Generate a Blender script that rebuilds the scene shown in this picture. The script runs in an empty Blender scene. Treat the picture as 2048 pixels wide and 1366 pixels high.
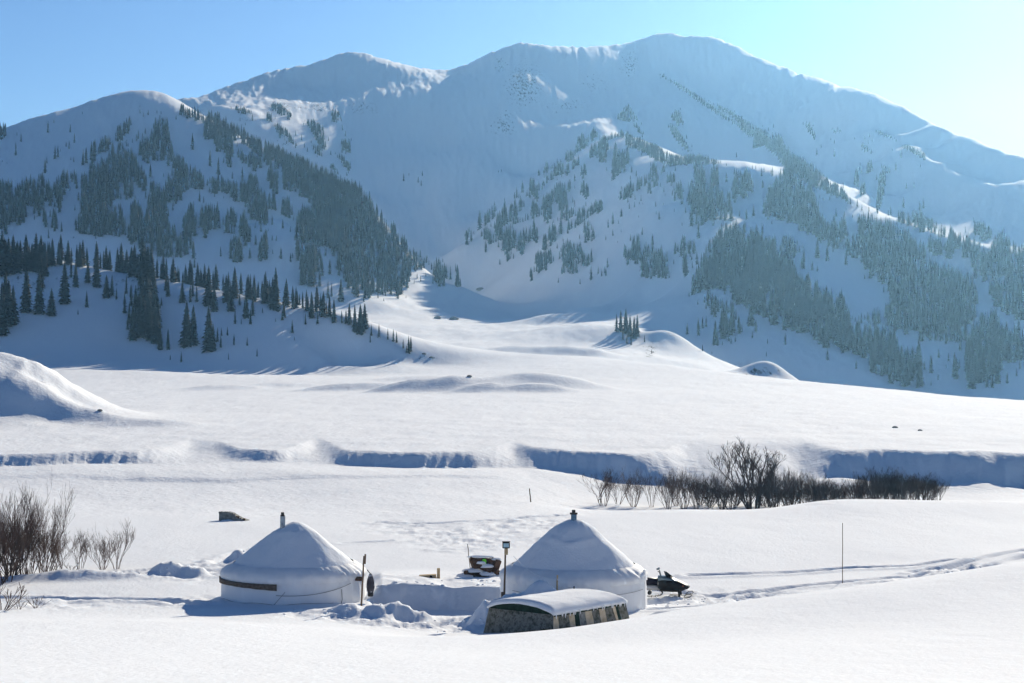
import bpy, math, random
import numpy as np
from mathutils import Vector, Matrix

random.seed(7)
RNG = np.random.default_rng(11)
SC = bpy.context.scene
COL = SC.collection
F = 3982.0                 # focal length in photograph pixels (70 mm on 36 mm)

# ------------------------------------------------------------------ camera
cam_data = bpy.data.cameras.new("camera")
cam_data.lens = 70.0
cam_data.sensor_width = 36.0
cam_data.clip_start = 0.5
cam_data.clip_end = 9000.0
cam = bpy.data.objects.new("camera", cam_data)
cam.location = (0.0, 0.0, 0.0)
cam.rotation_euler = (math.radians(90.0), 0.0, 0.0)
COL.objects.link(cam)
SC.camera = cam

# ------------------------------------------------------------------ light
SUN_AZ = math.radians(21.0)     # to the right of the view direction
SUN_EL = math.radians(19.9)
world = bpy.data.worlds.new("World")
SC.world = world
world.use_nodes = True
wn, wl = world.node_tree.nodes, world.node_tree.links
wn.clear()
sky = wn.new("ShaderNodeTexSky")
sky.sky_type = 'NISHITA'
sky.sun_disc = False
sky.sun_elevation = SUN_EL
sky.sun_rotation = SUN_AZ
sky.altitude = 2200.0
sky.air_density = 1.0
sky.dust_density = 0.8
sky.ozone_density = 6.0
bg = wn.new("ShaderNodeBackground")
bg.inputs["Strength"].default_value = 0.077
wo = wn.new("ShaderNodeOutputWorld")
hs = wn.new("ShaderNodeHueSaturation")
hs.inputs["Saturation"].default_value = 1.0
wl.new(sky.outputs[0], hs.inputs["Color"])
tint = wn.new("ShaderNodeMix")
tint.data_type = 'RGBA'; tint.blend_type = 'MULTIPLY'
tint.inputs[0].default_value = 1.0
tint.inputs[7].default_value = (0.84, 0.88, 0.93, 1)
wl.new(hs.outputs[0], tint.inputs[6])
wl.new(tint.outputs[2], bg.inputs[0])
wl.new(bg.outputs[0], wo.inputs[0])

sun_data = bpy.data.lights.new("sun", 'SUN')
sun_data.energy = 5.0
sun_data.angle = math.radians(0.5)
sun_data.color = (1.0, 0.94, 0.81)
sun = bpy.data.objects.new("sun", sun_data)
SUN_DIR = Vector((math.sin(SUN_AZ) * math.cos(SUN_EL), math.cos(SUN_AZ) * math.cos(SUN_EL), math.sin(SUN_EL)))
sun.rotation_euler = SUN_DIR.to_track_quat('Z', 'Y').to_euler()
sun.location = (300, 400, 600)
COL.objects.link(sun)

SC.view_settings.view_transform = 'Standard'
SC.view_settings.look = 'None'
SC.view_settings.exposure = 0.42
SC.view_settings.gamma = 1.0
SC.view_settings.use_curve_mapping = False
SC.cycles.use_denoising = True
SC.cycles.volume_bounces = 1
SC.cycles.max_bounces = 6
SC.cycles.diffuse_bounces = 4

# ------------------------------------------------------------------ materials
def mat(name, color, rough=0.7, spec=0.3, metallic=0.0):
    m = bpy.data.materials.new(name)
    m.use_nodes = True
    b = m.node_tree.nodes["Principled BSDF"]
    b.inputs["Base Color"].default_value = (*color, 1)
    b.inputs["Roughness"].default_value = rough
    b.inputs["Specular IOR Level"].default_value = spec
    b.inputs["Metallic"].default_value = metallic
    return m

def nodes_of(m):
    nt = m.node_tree
    return nt, nt.nodes, nt.links, nt.nodes["Principled BSDF"]

def noise_node(nt, scale, detail=4, rough=0.55, vec=None, dims=None):
    n = nt.nodes.new("ShaderNodeTexNoise")
    n.inputs["Scale"].default_value = scale
    n.inputs["Detail"].default_value = detail
    n.inputs["Roughness"].default_value = rough
    if vec is not None:
        nt.links.new(vec, n.inputs["Vector"])
    return n

def coords(nt, scale=(1, 1, 1), kind="Object"):
    t = nt.nodes.new("ShaderNodeTexCoord")
    mp = nt.nodes.new("ShaderNodeMapping")
    mp.inputs["Scale"].default_value = scale
    nt.links.new(t.outputs[kind], mp.inputs["Vector"])
    return mp.outputs["Vector"]

def ramp(nt, fac, stops):
    r = nt.nodes.new("ShaderNodeValToRGB")
    els = r.color_ramp.elements
    while len(els) > 1:
        els.remove(els[-1])
    els[0].position, els[0].color = stops[0][0], (*stops[0][1], 1)
    for p, c in stops[1:]:
        e = els.new(p)
        e.color = (*c, 1)
    nt.links.new(fac, r.inputs["Fac"])
    return r.outputs["Color"]

def bump(nt, height, strength, dist, normal=None):
    b = nt.nodes.new("ShaderNodeBump")
    b.inputs["Strength"].default_value = strength
    b.inputs["Distance"].default_value = dist
    nt.links.new(height, b.inputs["Height"])
    if normal is not None:
        nt.links.new(normal, b.inputs["Normal"])
    return b.outputs["Normal"]

def varied(name, stops, scale, rough=0.8, bump_d=0.0, stretch=(1, 1, 1), spec=0.2):
    m = mat(name, stops[0][1], rough, spec)
    nt, n, l, b = nodes_of(m)
    v = coords(nt, stretch)
    no = noise_node(nt, scale, 5, 0.6, v)
    l.new(ramp(nt, no.outputs["Fac"], stops), b.inputs["Base Color"])
    if bump_d:
        l.new(bump(nt, no.outputs["Fac"], 0.6, bump_d), b.inputs["Normal"])
    return m

def snow_material(name, fine, wide):
    m = mat(name, (0.87, 0.88, 0.89), 0.9, 0.05)
    nt, n, l, b = nodes_of(m)
    v = coords(nt)
    n1 = noise_node(nt, fine, 3, 0.6, v)
    nrm = bump(nt, n1.outputs["Fac"], 0.5, 0.32 / fine)
    n2 = noise_node(nt, wide, 5, 0.6, coords(nt, (1, 0.6, 1)))
    nrm = bump(nt, n2.outputs["Fac"], 0.25, 0.20 / wide, nrm)
    l.new(nrm, b.inputs["Normal"])
    return m

M = {}
M["snow"] = snow_material("snow", 6.0, 1.0)
M["snow_mid"] = snow_material("snow_mid", 1.6, 0.18)
M["snow_lump"] = snow_material("snow_lump", 9.0, 2.5)

def mountain_material():
    """snow with dark rock and low scrub breaking through where the wind strips it"""
    m = mat("mountain_snow", (0.87, 0.88, 0.89), 0.9, 0.05)
    nt, n, l, b = nodes_of(m)
    n1 = noise_node(nt, 0.05, 6, 0.62, coords(nt, (1, 0.5, 0.5)))
    l.new(bump(nt, n1.outputs["Fac"], 0.4, 2.2), b.inputs["Normal"])
    at = nt.nodes.new("ShaderNodeAttribute")
    at.attribute_name = "rock"
    n2 = noise_node(nt, 0.5, 6, 0.75, coords(nt, (1, 0.35, 0.35)))
    ad = nt.nodes.new("ShaderNodeMath"); ad.operation = 'MULTIPLY_ADD'
    l.new(at.outputs["Fac"], ad.inputs[0]); ad.inputs[1].default_value = 0.22
    l.new(n2.outputs["Fac"], ad.inputs[2])
    c = ramp(nt, ad.outputs[0], [(0.0, (0.86, 0.875, 0.89)), (0.66, (0.86, 0.875, 0.89)), (0.78, (0.11, 0.108, 0.105))])
    l.new(c, b.inputs["Base Color"])
    return m
M["mountain"] = mountain_material()
M["needles"] = varied("spruce_needles", [(0.32, (0.007, 0.014, 0.011)), (0.68, (0.040, 0.056, 0.036))], 0.16, 0.85, 0, spec=0.1)
M["bark"] = varied("bark", [(0.3, (0.045, 0.032, 0.025)), (0.7, (0.10, 0.075, 0.055))], 6.0, 0.9, 0.02)
M["twig"] = varied("willow_twig", [(0.35, (0.10, 0.066, 0.052)), (0.7, (0.21, 0.135, 0.105))], 2.0, 0.85)
M["twig_dark"] = varied("dark_twig", [(0.35, (0.06, 0.043, 0.036)), (0.7, (0.13, 0.088, 0.072))], 2.0, 0.85)
M["canvas"] = varied("white_canvas", [(0.3, (0.80, 0.80, 0.80)), (0.75, (0.89, 0.89, 0.88))], 1.3, 0.75, 0.03, (1, 1, 0.4))
M["felt"] = varied("brown_felt", [(0.3, (0.085, 0.062, 0.045)), (0.7, (0.21, 0.155, 0.115))], 9.0, 0.95, 0.02)
M["tin"] = varied("tin", [(0.3, (0.24, 0.27, 0.30)), (0.7, (0.46, 0.50, 0.52))], 5.0, 0.5, 0.0)
M["blue_tin"] = varied("blue_tin", [(0.3, (0.07, 0.15, 0.22)), (0.7, (0.14, 0.25, 0.33))], 5.0, 0.5, 0.0)
M["soot"] = mat("soot", (0.035, 0.028, 0.025), 0.9)
M["rope"] = mat("rope", (0.20, 0.19, 0.18), 0.9)
M["pale_rope"] = mat("pale_rope", (0.70, 0.72, 0.74), 0.8)
M["wood"] = varied("weathered_wood", [(0.3, (0.10, 0.065, 0.042)), (0.7, (0.23, 0.155, 0.10))], 4.0, 0.85, 0.01, (6, 6, 1))
M["new_wood"] = varied("new_wood", [(0.3, (0.42, 0.29, 0.15)), (0.7, (0.58, 0.42, 0.24))], 4.0, 0.8, 0.0, (1, 6, 6))
M["log"] = varied("log_bark", [(0.3, (0.045, 0.028, 0.020)), (0.7, (0.15, 0.085, 0.055))], 5.0, 0.9, 0.03)
M["log_end"] = mat("log_end", (0.26, 0.15, 0.10), 0.85)
M["black"] = mat("black_plastic", (0.008, 0.009, 0.011), 0.55, 0.2)
M["dark"] = mat("dark_rubber", (0.02, 0.02, 0.022), 0.7)
M["teal"] = mat("grey_teal_paint", (0.10, 0.15, 0.18), 0.35, 0.5)
M["vinyl"] = mat("black_vinyl", (0.008, 0.008, 0.02), 0.5)
M["alu"] = mat("aluminium", (0.55, 0.54, 0.53), 0.45, 0.5, 0.3)
M["amber"] = mat("amber_lens", (0.45, 0.12, 0.03), 0.3)
M["glass"] = mat("lamp_glass", (0.42, 0.60, 0.66), 0.1, 0.6)
M["green"] = mat("lime_green", (0.20, 0.75, 0.03), 0.5)
M["stone"] = varied("grey_stone", [(0.3, (0.10, 0.095, 0.085)), (0.7, (0.34, 0.33, 0.30))], 3.0, 0.9, 0.1)
M["camo"] = varied("mottled_camouflage_cloth", [(0.30, (0.035, 0.045, 0.030)), (0.45, (0.13, 0.125, 0.095)), (0.58, (0.23, 0.22, 0.19)), (0.70, (0.085, 0.065, 0.035))], 5.5, 0.9, 0.02)
M["green_cloth"] = varied("dark_green_cloth", [(0.3, (0.006, 0.016, 0.010)), (0.7, (0.02, 0.045, 0.028))], 6.0, 0.9)
M["tan_cloth"] = varied("tan_cloth", [(0.3, (0.48, 0.37, 0.22)), (0.7, (0.72, 0.60, 0.44))], 4.0, 0.9)
M["grey_cloth"] = varied("grey_cloth", [(0.3, (0.10, 0.105, 0.095)), (0.5, (0.24, 0.24, 0.22)), (0.7, (0.36, 0.35, 0.33))], 7.0, 0.9)
M["hide"] = varied("mottled_sack", [(0.42, (0.05, 0.045, 0.055)), (0.55, (0.10, 0.09, 0.10)), (0.60, (0.6, 0.6, 0.62))], 3.0, 0.9)

# ------------------------------------------------------------------ helpers
def tag(o, label=None, cat=None, group=None, kind=None):
    if label: o["label"] = label
    if cat: o["category"] = cat
    if group: o["group"] = group
    if kind: o["kind"] = kind
    return o

def empty(name, loc, rz=0.0):
    o = bpy.data.objects.new(name, None)
    o.empty_display_size = 0.2
    o.location = loc
    o.rotation_euler = (0, 0, rz)
    COL.objects.link(o)
    return o

def mesh_obj(name, me, parent=None):
    o = bpy.data.objects.new(name, me)
    COL.objects.link(o)
    if parent is not None:
        o.parent = parent
    return o

def np_mesh(name, verts, faces, material, smooth=True):
    """verts (n,3), faces (m,3 or 4) arrays"""
    verts = np.asarray(verts, dtype=np.float32); faces = np.asarray(faces, dtype=np.int32)
    me = bpy.data.meshes.new(name)
    k = faces.shape[1]
    me.vertices.add(len(verts)); me.vertices.foreach_set("co", verts.ravel())
    me.loops.add(faces.size); me.loops.foreach_set("vertex_index", faces.ravel())
    me.polygons.add(len(faces))
    me.polygons.foreach_set("loop_start", np.arange(0, faces.size, k, dtype=np.int32))
    me.polygons.foreach_set("loop_total", np.full(len(faces), k, dtype=np.int32))
    me.polygons.foreach_set("use_smooth", np.full(len(faces), smooth, dtype=bool))
    me.materials.append(material)
    me.update(calc_edges=True)
    return me

class MB:
    """collects simple shapes, then links them as one mesh object"""
    def __init__(self):
        self.v, self.f = [], []
    def add(self, vs, fs):
        o = len(self.v)
        self.v += [tuple(p) for p in vs]
        self.f += [tuple(i + o for i in f) for f in fs]
        return self
    def box(self, c, s, rot=None, bevel=0.0):
        hx, hy, hz = s[0] / 2, s[1] / 2, s[2] / 2
        b = min(bevel, hx * .45, hy * .45, hz * .45)
        R = rot or Matrix.Identity(3)
        c = Vector(c)
        if b <= 0:
            pts = [Vector((x, y, z)) for z in (-hz, hz) for y in (-hy, hy) for x in (-hx, hx)]
            return self.add([c + R @ p for p in pts], [(0, 2, 3, 1), (4, 5, 7, 6), (0, 1, 5, 4), (2, 6, 7, 3), (0, 4, 6, 2), (1, 3, 7, 5)])
        import bmesh
        bm = bmesh.new()
        bmesh.ops.create_cube(bm, size=1.0, matrix=Matrix.Diagonal((s[0], s[1], s[2], 1)))
        bmesh.ops.bevel(bm, geom=bm.edges[:], offset=b, segments=1, affect='EDGES')
        bm.verts.ensure_lookup_table()
        vs = [c + R @ v.co for v in bm.verts]
        fs = [[v.index for v in f.verts] for f in bm.faces]
        bm.free()
        return self.add(vs, fs)
    def tube(self, pts, r, sides=6, cap=True):
        pts = [Vector(p) for p in pts]
        rs = r if isinstance(r, (list, tuple)) else [r] * len(pts)
        rings = []
        for i, p in enumerate(pts):
            t = (pts[min(i + 1, len(pts) - 1)] - pts[max(i - 1, 0)])
            if t.length < 1e-9: t = Vector((0, 0, 1))
            t.normalize()
            a = t.cross(Vector((0, 0, 1)) if abs(t.z) < 0.9 else Vector((1, 0, 0))).normalized()
            b = t.cross(a)
            rings.append([p + (a * math.cos(2 * math.pi * k / sides) + b * math.sin(2 * math.pi * k / sides)) * rs[i] for k in range(sides)])
        vs = [q for ring in rings for q in ring]
        fs = []
        for i in range(len(pts) - 1):
            for k in range(sides):
                k2 = (k + 1) % sides
                fs.append((i * sides + k, i * sides + k2, (i + 1) * sides + k2, (i + 1) * sides + k))
        if cap:
            fs.append(tuple(range(sides))[::-1]); fs.append(tuple(range((len(pts) - 1) * sides, len(pts) * sides)))
        return self.add(vs, fs)
    def build(self, name, material, parent=None, smooth=False):
        me = bpy.data.meshes.new(name)
        me.from_pydata([tuple(p) for p in self.v], [], self.f)
        me.materials.append(material)
        if smooth:
            me.polygons.foreach_set("use_smooth", [True] * len(me.polygons))
        me.update()
        return mesh_obj(name, me, parent)

# numpy gradient noise -------------------------------------------------
_perm = np.random.default_rng(5).permutation(512).astype(np.int32)
_perm = np.concatenate([_perm, _perm])
_ang = np.random.default_rng(6).uniform(0, 2 * np.pi, 512)
_gx, _gy = np.cos(_ang).astype(np.float32), np.sin(_ang).astype(np.float32)
def pnoise(x, y):
    x = np.asarray(x, dtype=np.float64); y = np.asarray(y, dtype=np.float64)
    xi = np.floor(x).astype(np.int64); yi = np.floor(y).astype(np.int64)
    xf = (x - xi).astype(np.float32); yf = (y - yi).astype(np.float32)
    xi &= 511; yi &= 511
    u = xf * xf * xf * (xf * (xf * 6 - 15) + 10); v = yf * yf * yf * (yf * (yf * 6 - 15) + 10)
    def g(ix, iy, fx, fy):
        h = _perm[(_perm[ix & 511] + iy) & 511]
        return _gx[h] * fx + _gy[h] * fy
    a = g(xi, yi, xf, yf); b = g(xi + 1, yi, xf - 1, yf)
    c = g(xi, yi + 1, xf, yf - 1); d = g(xi + 1, yi + 1, xf - 1, yf - 1)
    return (a + u * (b - a)) * (1 - v) + (c + u * (d - c)) * v
def fbm(x, y, oct=4, gain=0.5):
    s = 0; a = 1.0
    for i in range(oct):
        s = s + a * pnoise(x * 2 ** i + 17.3 * i, y * 2 ** i + 5.1 * i); a *= gain
    return s
def sstep(a, b, x):
    t = np.clip((x - a) / (b - a), 0, 1)
    return t * t * (3 - 2 * t)
# ------------------------------------------------------------------ terrain
# heights are given as measured points (column, row, distance): a point that the photograph
# shows at (column, row) stands at that distance; the surface is one height field over them.
def U(px): return (px - 1024.0) / F
def S(py): return (683.0 - py) / F
def P(px, py, d): return Vector(((px - 1024.0) / F * d, d, (683.0 - py) / F * d))

class RBF:
    def __init__(self, pts, eps):
        self.eps2 = eps * eps
        p = np.array(pts, dtype=np.float64)
        # thin out near-coincident points
        keep = []
        for q in p:
            if all((q[0] - k[0]) ** 2 + (q[1] - k[1]) ** 2 > 1e-6 for k in keep):
                keep.append(q)
        p = np.array(keep)
        self.c = p[:, :2]
        n = len(p)
        r = np.sqrt(((self.c[:, None] - self.c[None]) ** 2).sum(-1) + self.eps2)
        A = np.zeros((n + 3, n + 3))
        A[:n, :n] = r
        A[:n, n] = 1; A[:n, n + 1:] = self.c
        A[n, :n] = 1; A[n + 1:, :n] = self.c.T
        A[np.arange(n), np.arange(n)] -= 0.0006
        self.w = np.linalg.solve(A, np.concatenate([p[:, 2], np.zeros(3)]))
    def __call__(self, u, v):
        u = np.asarray(u); sh = u.shape
        uf = u.ravel().astype(np.float32); vf = np.asarray(v).ravel().astype(np.float32)
        out = np.empty(len(uf), dtype=np.float64)
        cu = self.c[:, 0].astype(np.float32); cv = self.c[:, 1].astype(np.float32)
        w = self.w[:-3].astype(np.float32)
        e = np.float32(self.eps2)
        for i in range(0, len(uf), 20000):
            du = uf[i:i + 20000, None] - cu; dv = vf[i:i + 20000, None] - cv
            du *= du; dv *= dv; du += dv; du += e
            np.sqrt(du, out=du)
            out[i:i + 20000] = du @ w
        out += self.w[-3] + self.w[-2] * uf + self.w[-1] * vf
        return out.reshape(sh)

def dens(line, step=0.016):
    """points along a polyline (column,row,distance), about one per step"""
    out = []
    for a, b in zip(line[:-1], line[1:]):
        ua, va, ub, vb = U(a[0]), math.log(a[2]), U(b[0]), math.log(b[2])
        n = max(1, int(round(math.hypot(ub - ua, vb - va) / step)))
        for i in range(n):
            t = i / n
            out.append((ua + (ub - ua) * t, va + (vb - va) * t, S(a[1]) + (S(b[1]) - S(a[1])) * t))
    a = line[-1]
    out.append((U(a[0]), math.log(a[2]), S(a[1])))
    return out
def pts(line): return [(U(a[0]), math.log(a[2]), S(a[1])) for a in line]

FAR = []
# terrace and valley floor
for px in (-350, 0, 350, 700, 1024, 1350, 1700, 2048, 2400):
    FAR += [(U(px), math.log(d), z / d) for d, z in ((120, -10.8), (150, -10.6), (190, -10.35), (225, -10.1))]
FAR += pts([(-300,832,265),(0,830,270),(500,825,290),(1000,828,275),(1500,835,260),(2048,845,250),(2400,848,250)])
FAR += dens([(2400,825,440),(2048,801,450),(1900,792,455),(1740,775,470),(1600,762,500),(1450,745,540),(1320,728,600),(1200,715,660)], .03)
FAR += dens([(2400,842,530),(2048,822,530),(1900,812,530),(1740,792,550),(1600,775,580),(1450,757,620),(1340,738,660)], .03)
FAR += dens([(2400,838,700),(2048,824,700),(1740,800,700),(1450,768,740),(1340,745,760)], .05)
FAR += dens([(2400,815,880),(2048,800,895),(1900,793,892),(1800,782,890),(1700,768,886),(1600,759,882),(1450,746,885),(1340,732,895)], .03)
FAR += pts([(950,722,740),(1100,717,740),(950,680,900),(950,640,1080),(950,607,1290),(800,607,1250),(1050,607,1250),(830,650,1000),
            (1120,655,950),(1100,627,1100),(700,730,640),(600,750,560),(400,772,480),(200,790,420),(0,800,400),(-250,800,400),
            (300,742,550),(150,742,550),(1000,760,520),(1200,760,480),(800,765,500),(1500,790,360),(1000,790,360),(500,795,370)])
# near left ridge
FAR += dens([(-300,470,690),(-100,485,682),(0,500,678),(100,520,674),(220,545,672),(300,556,669),(400,580,660),(500,602,651),(560,618,648),(640,642,646),(700,676,642),(760,692,641),(830,709,641),(900,722,638)])
FAR += dens([(-300,715,590),(0,702,605),(120,692,612),(250,688,622),(330,716,612),(450,742,600),(560,743,605),(700,732,622),(830,724,636)])
FAR += dens([(-300,560,760),(0,575,745),(200,605,735),(400,640,720),(560,665,715),(700,695,705),(800,700,720)], .03)
FAR += pts([(250,650,633),(250,600,651),(80,640,628),(80,580,650),(450,690,620),(450,640,637),(600,690,626)])
# left mountain
FAR += dens([(-300,575,980),(0,578,990),(200,582,1010),(400,594,1030),(560,603,1050),(650,603,1068),(720,602,1090),(800,594,1130),(900,584,1215)], .03)
FAR += dens([(-350,350,1270),(-100,290,1270),(0,262,1275),(60,237,1292),(140,216,1312),(200,197,1330),(260,183,1345),(300,181,1350),(345,193,1345),(380,213,1338),(410,233,1328),(480,276,1285),(560,316,1256),(640,352,1240),(700,387,1228),(745,422,1222),(780,462,1218),(815,507,1206),(835,537,1202),(920,574,1240)])
FAR += dens([(320,300,1250),(350,314,1235),(400,342,1208),(470,372,1202),(530,405,1178),(560,432,1162)])
FAR += pts([(430,310,1242),(520,360,1217),(620,420,1190),(530,452,1168),(585,468,1165),(530,470,1132),(600,490,1120),(300,450,1117),(120,420,1118),(120,330,1190),(250,300,1235),(700,500,1150),(700,440,1190),(600,540,1100),(760,560,1150),(660,520,1125),(650,460,1170),
            (400,520,1080),(200,520,1060)])
FAR += dens([(440,262,1470),(480,312,1480),(640,400,1465),(700,440,1430),(780,505,1385)], .04)
# ridge behind it and the back peak
FAR += dens([(400,222,1560),(430,228,1590),(470,213,1622),(560,209,1648),(650,213,1664),(700,206,1676),(760,191,1702),(830,176,1738),(890,158,1795)])
FAR += pts([(560,290,1515),(640,300,1540),(700,300,1565),(750,400,1475),(800,432,1465),(850,402,1510),(870,300,1612),(830,480,1425),(850,530,1390),(940,567,1365),(990,592,1310)])
FAR += dens([(250,215,1720),(330,207,1740),(400,193,1750),(440,180,1765),(520,150,1800),(590,135,1830),(650,122,1845),(705,105,1862),(745,118,1845),(790,138,1800),(840,153,1785),(900,150,1835)])
FAR += dens([(590,142,1815),(620,176,1790),(650,213,1666)])
# central and right massif
FAR += dens([(900,150,1835),(960,120,1852),(1000,100,1866),(1030,89,1874),(1080,94,1892),(1150,96,1918),(1220,92,1948),(1270,86,1965),(1310,75,2000),(1350,71,1990),(1400,76,1972),(1450,85,1944),(1500,108,1899),(1560,130,1834),(1650,163,1714),(1750,190,1603),(1830,225,1512),(1900,260,1447),(1960,288,1391),(1990,297,1373),(2048,325,1327),(2200,390,1253),(2450,420,1189)])
FAR += dens([(1450,86,1956),(1500,112,1890),(1580,165,1769),(1620,205,1658)])
FAR += dens([(1045,150,1778),(1020,230,1676),(960,330,1562),(880,392,1505),(830,432,1475)])
FAR += pts([(1100,250,1690),(1050,350,1580),(980,430,1495),(930,500,1420),(1000,560,1330),(1000,150,1788),(960,200,1705),(1150,180,1800)])
FAR += dens([(1280,110,1935),(1265,160,1850),(1240,215,1740),(1218,258,1600)])
FAR += dens([(1215,262,1590),(1160,300,1550),(1100,345,1500),(1040,390,1450),(990,430,1420),(945,480,1390),(930,500,1375)])
FAR += dens([(1215,262,1590),(1260,280,1500),(1300,310,1400),(1340,328,1322),(1400,333,1285),(1480,338,1262),(1550,348,1252)])
FAR += pts([(1200,400,1323),(1300,430,1200),(1400,430,1165),(1100,480,1322),(1200,520,1229),(1300,540,1122),(1060,560,1285),(1120,400,1400)])
FAR += dens([(1050,587,1265),(1150,587,1215),(1250,591,1140),(1330,598,1070),(1390,588,1030)], .03)
FAR += pts([(1080,606,1210),(1180,614,1100),(1280,612,1040),(1350,606,1010)])
FAR += pts([(1300,338,1400),(1400,352,1400),(1480,362,1380),(1620,356,1290),(1680,408,1235),(1760,450,1195)])
FAR += dens([(1300,327,1615),(1400,345,1590),(1480,354,1560),(1550,362,1480)], .03)
FAR += pts([(1350,200,1735),(1450,200,1745),(1400,290,1625),(1480,305,1600)])
FAR += dens([(1320,140,1910),(1400,190,1820),(1480,245,1670),(1540,280,1610)])
FAR += dens([(1550,348,1252),(1575,338,1235),(1600,338,1222),(1680,384,1165),(1740,422,1142),(1800,442,1112),(1900,482,1082),(2048,555,1036),(2250,640,1000)])
FAR += pts([(1620,345,1330),(1680,398,1260),(1760,440,1215),(1850,464,1175),(1950,510,1130),(1650,270,1552),(1750,325,1432),(1800,385,1350),(1900,420,1289)])
FAR += dens([(1745,250,1500),(1800,278,1440),(1850,312,1380),(1930,350,1320),(2048,400,1240),(2250,480,1150)])
FAR += dens([(1800,286,1480),(1900,342,1385),(2000,385,1310)], .04)
FAR += dens([(1550,348,1252),(1530,400,1212),(1500,430,1180),(1450,458,1125),(1420,490,1090),(1400,525,1062),(1387,585,1025)])
FAR += pts([(1600,442,1125),(1640,500,1078),(1720,560,1047),(1770,592,1022),(1600,600,1000),(1650,625,985),(1560,560,1030),(1480,520,1060)])
FAR += dens([(1390,592,1015),(1450,588,1000),(1500,605,985),(1560,648,960),(1650,698,930),(1740,747,905),(1790,778,897)])
FAR += pts([(1350,690,925),(1420,690,925),(1500,700,922),(1600,732,900),(1410,640,968),(1850,700,955),(2000,700,960),(1850,600,1020),(1950,560,1052),(2048,640,992),(2250,700,940)])
FAR += pts([(1240,645,925),(1265,662,895),(1292,682,860),(1312,716,800),(1180,690,845),(1215,716,775),(1345,664,875)])
# the far side of the skyline falls away
FAR += [(U(790), math.log(2010), S(138) * .75), (U(845), math.log(2030), S(153) * .75), (U(900), math.log(2060), S(150) * .75)]
for px, py, d in [(-350,350,1270),(-100,290,1270),(60,237,1292),(200,197,1330),(300,181,1350)]:
    FAR.append((U(px), math.log(d * 1.07), S(py) * .80))
    FAR.append((U(px), math.log(d * 1.16), S(py) * .62))
for px, py, d in [(330,207,1740),(440,180,1765),(520,150,1800),(650,122,1845),(705,105,1862),(960,120,1852),(1030,89,1874),(1080,94,1892),(1150,96,1918),(1220,92,1948),(1310,75,2000),(1350,71,1990),(1400,76,1972),(1450,85,1944),(1560,130,1834),(1650,163,1714),(1750,190,1603),(1830,225,1512),(1900,260,1447),(1960,288,1391),(2048,325,1327),(2200,390,1253),(2450,420,1189)]:
    FAR.append((U(px), math.log(d * 1.05), S(py) * .84))
    FAR.append((U(px), math.log(d * 1.12), S(py) * .66))
for px in range(-350, 2500, 250):
    FAR += [(U(px), math.log(d), s_) for d, s_ in ((2650, .07), (2900, .055))]
rbf_far = RBF(FAR, 0.009)

NEAR = []
def near_row(d, zs):
    for px, z in zs:
        NEAR.append((U(px), math.log(d), z / d))
for d, z in ((3, -1.75), (7, -2.25), (15, -3.45), (35, -6.0)):
    near_row(d, [(px, z) for px in (-350, 0, 500, 1024, 1500, 2048, 2400)])
near_row(55, [(-350,-8.3),(0,-8.35),(500,-8.4),(1024,-8.47),(1500,-8.1),(2048,-7.35),(2400,-6.9)])
near_row(72, [(-350,-10.1),(0,-10.1),(300,-10.13),(500,-10.2),(800,-10.65),(973,-10.88),(1110,-10.48),(1254,-10.07),(1390,-9.6),(1600,-9.22),(1800,-8.72),(2048,-7.94),(2400,-7.0)])
near_row(77.5, [(-350,-10.7),(0,-10.75),(500,-10.9),(800,-11.15),(973,-11.3),(1110,-11.05),(1254,-10.95),(1390,-10.6),(1600,-10.35),(1800,-10.0),(2048,-9.1),(2400,-8.2)])
near_row(85, [(-350,-11.25),(0,-11.25),(500,-11.25),(800,-11.3),(1110,-11.4),(1390,-11.2),(1600,-11.05),(1800,-10.75),(2048,-9.95),(2400,-9.2)])
near_row(100, [(-350,-11.4),(0,-11.4),(500,-11.3),(1024,-11.3),(1600,-11.3),(1800,-11.1),(2048,-10.6),(2400,-10.3)])
near_row(128, [(-350,-11.9),(0,-11.8),(500,-11.7),(1024,-11.7),(1400,-11.5),(1700,-11.2),(2048,-11.1),(2400,-11.0)])
near_row(141, [(-350,-12.0),(0,-12.0),(500,-12.0),(1050,-12.0),(1200,-12.0),(1400,-11.86),(1560,-11.75),(1630,-11.3),(1750,-11.2),(1900,-11.2),(2048,-11.3),(2400,-11.3)])
near_row(152, [(-350,-12.1),(0,-12.1),(500,-12.1),(1050,-12.2),(1200,-12.9),(1400,-13.1),(1630,-13.0),(1900,-12.6),(2048,-12.2),(2400,-12.2)])
near_row(166, [(-350,-11.9),(0,-11.9),(500,-11.9),(1050,-12.1),(1200,-13.1),(1400,-13.4),(1630,-13.4),(1900,-13.2),(2048,-13.1),(2400,-13.1)])
near_row(183, [(-350,-11.3),(0,-11.35),(500,-11.35),(850,-11.7),(1050,-11.8),(1300,-12.9),(1630,-13.2),(2048,-13.3),(2400,-13.3)])
near_row(215, [(-350,-11.6),(500,-11.6),(1024,-12.0),(2400,-13.3)])
rbf_near = RBF(NEAR, 0.03)

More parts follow.
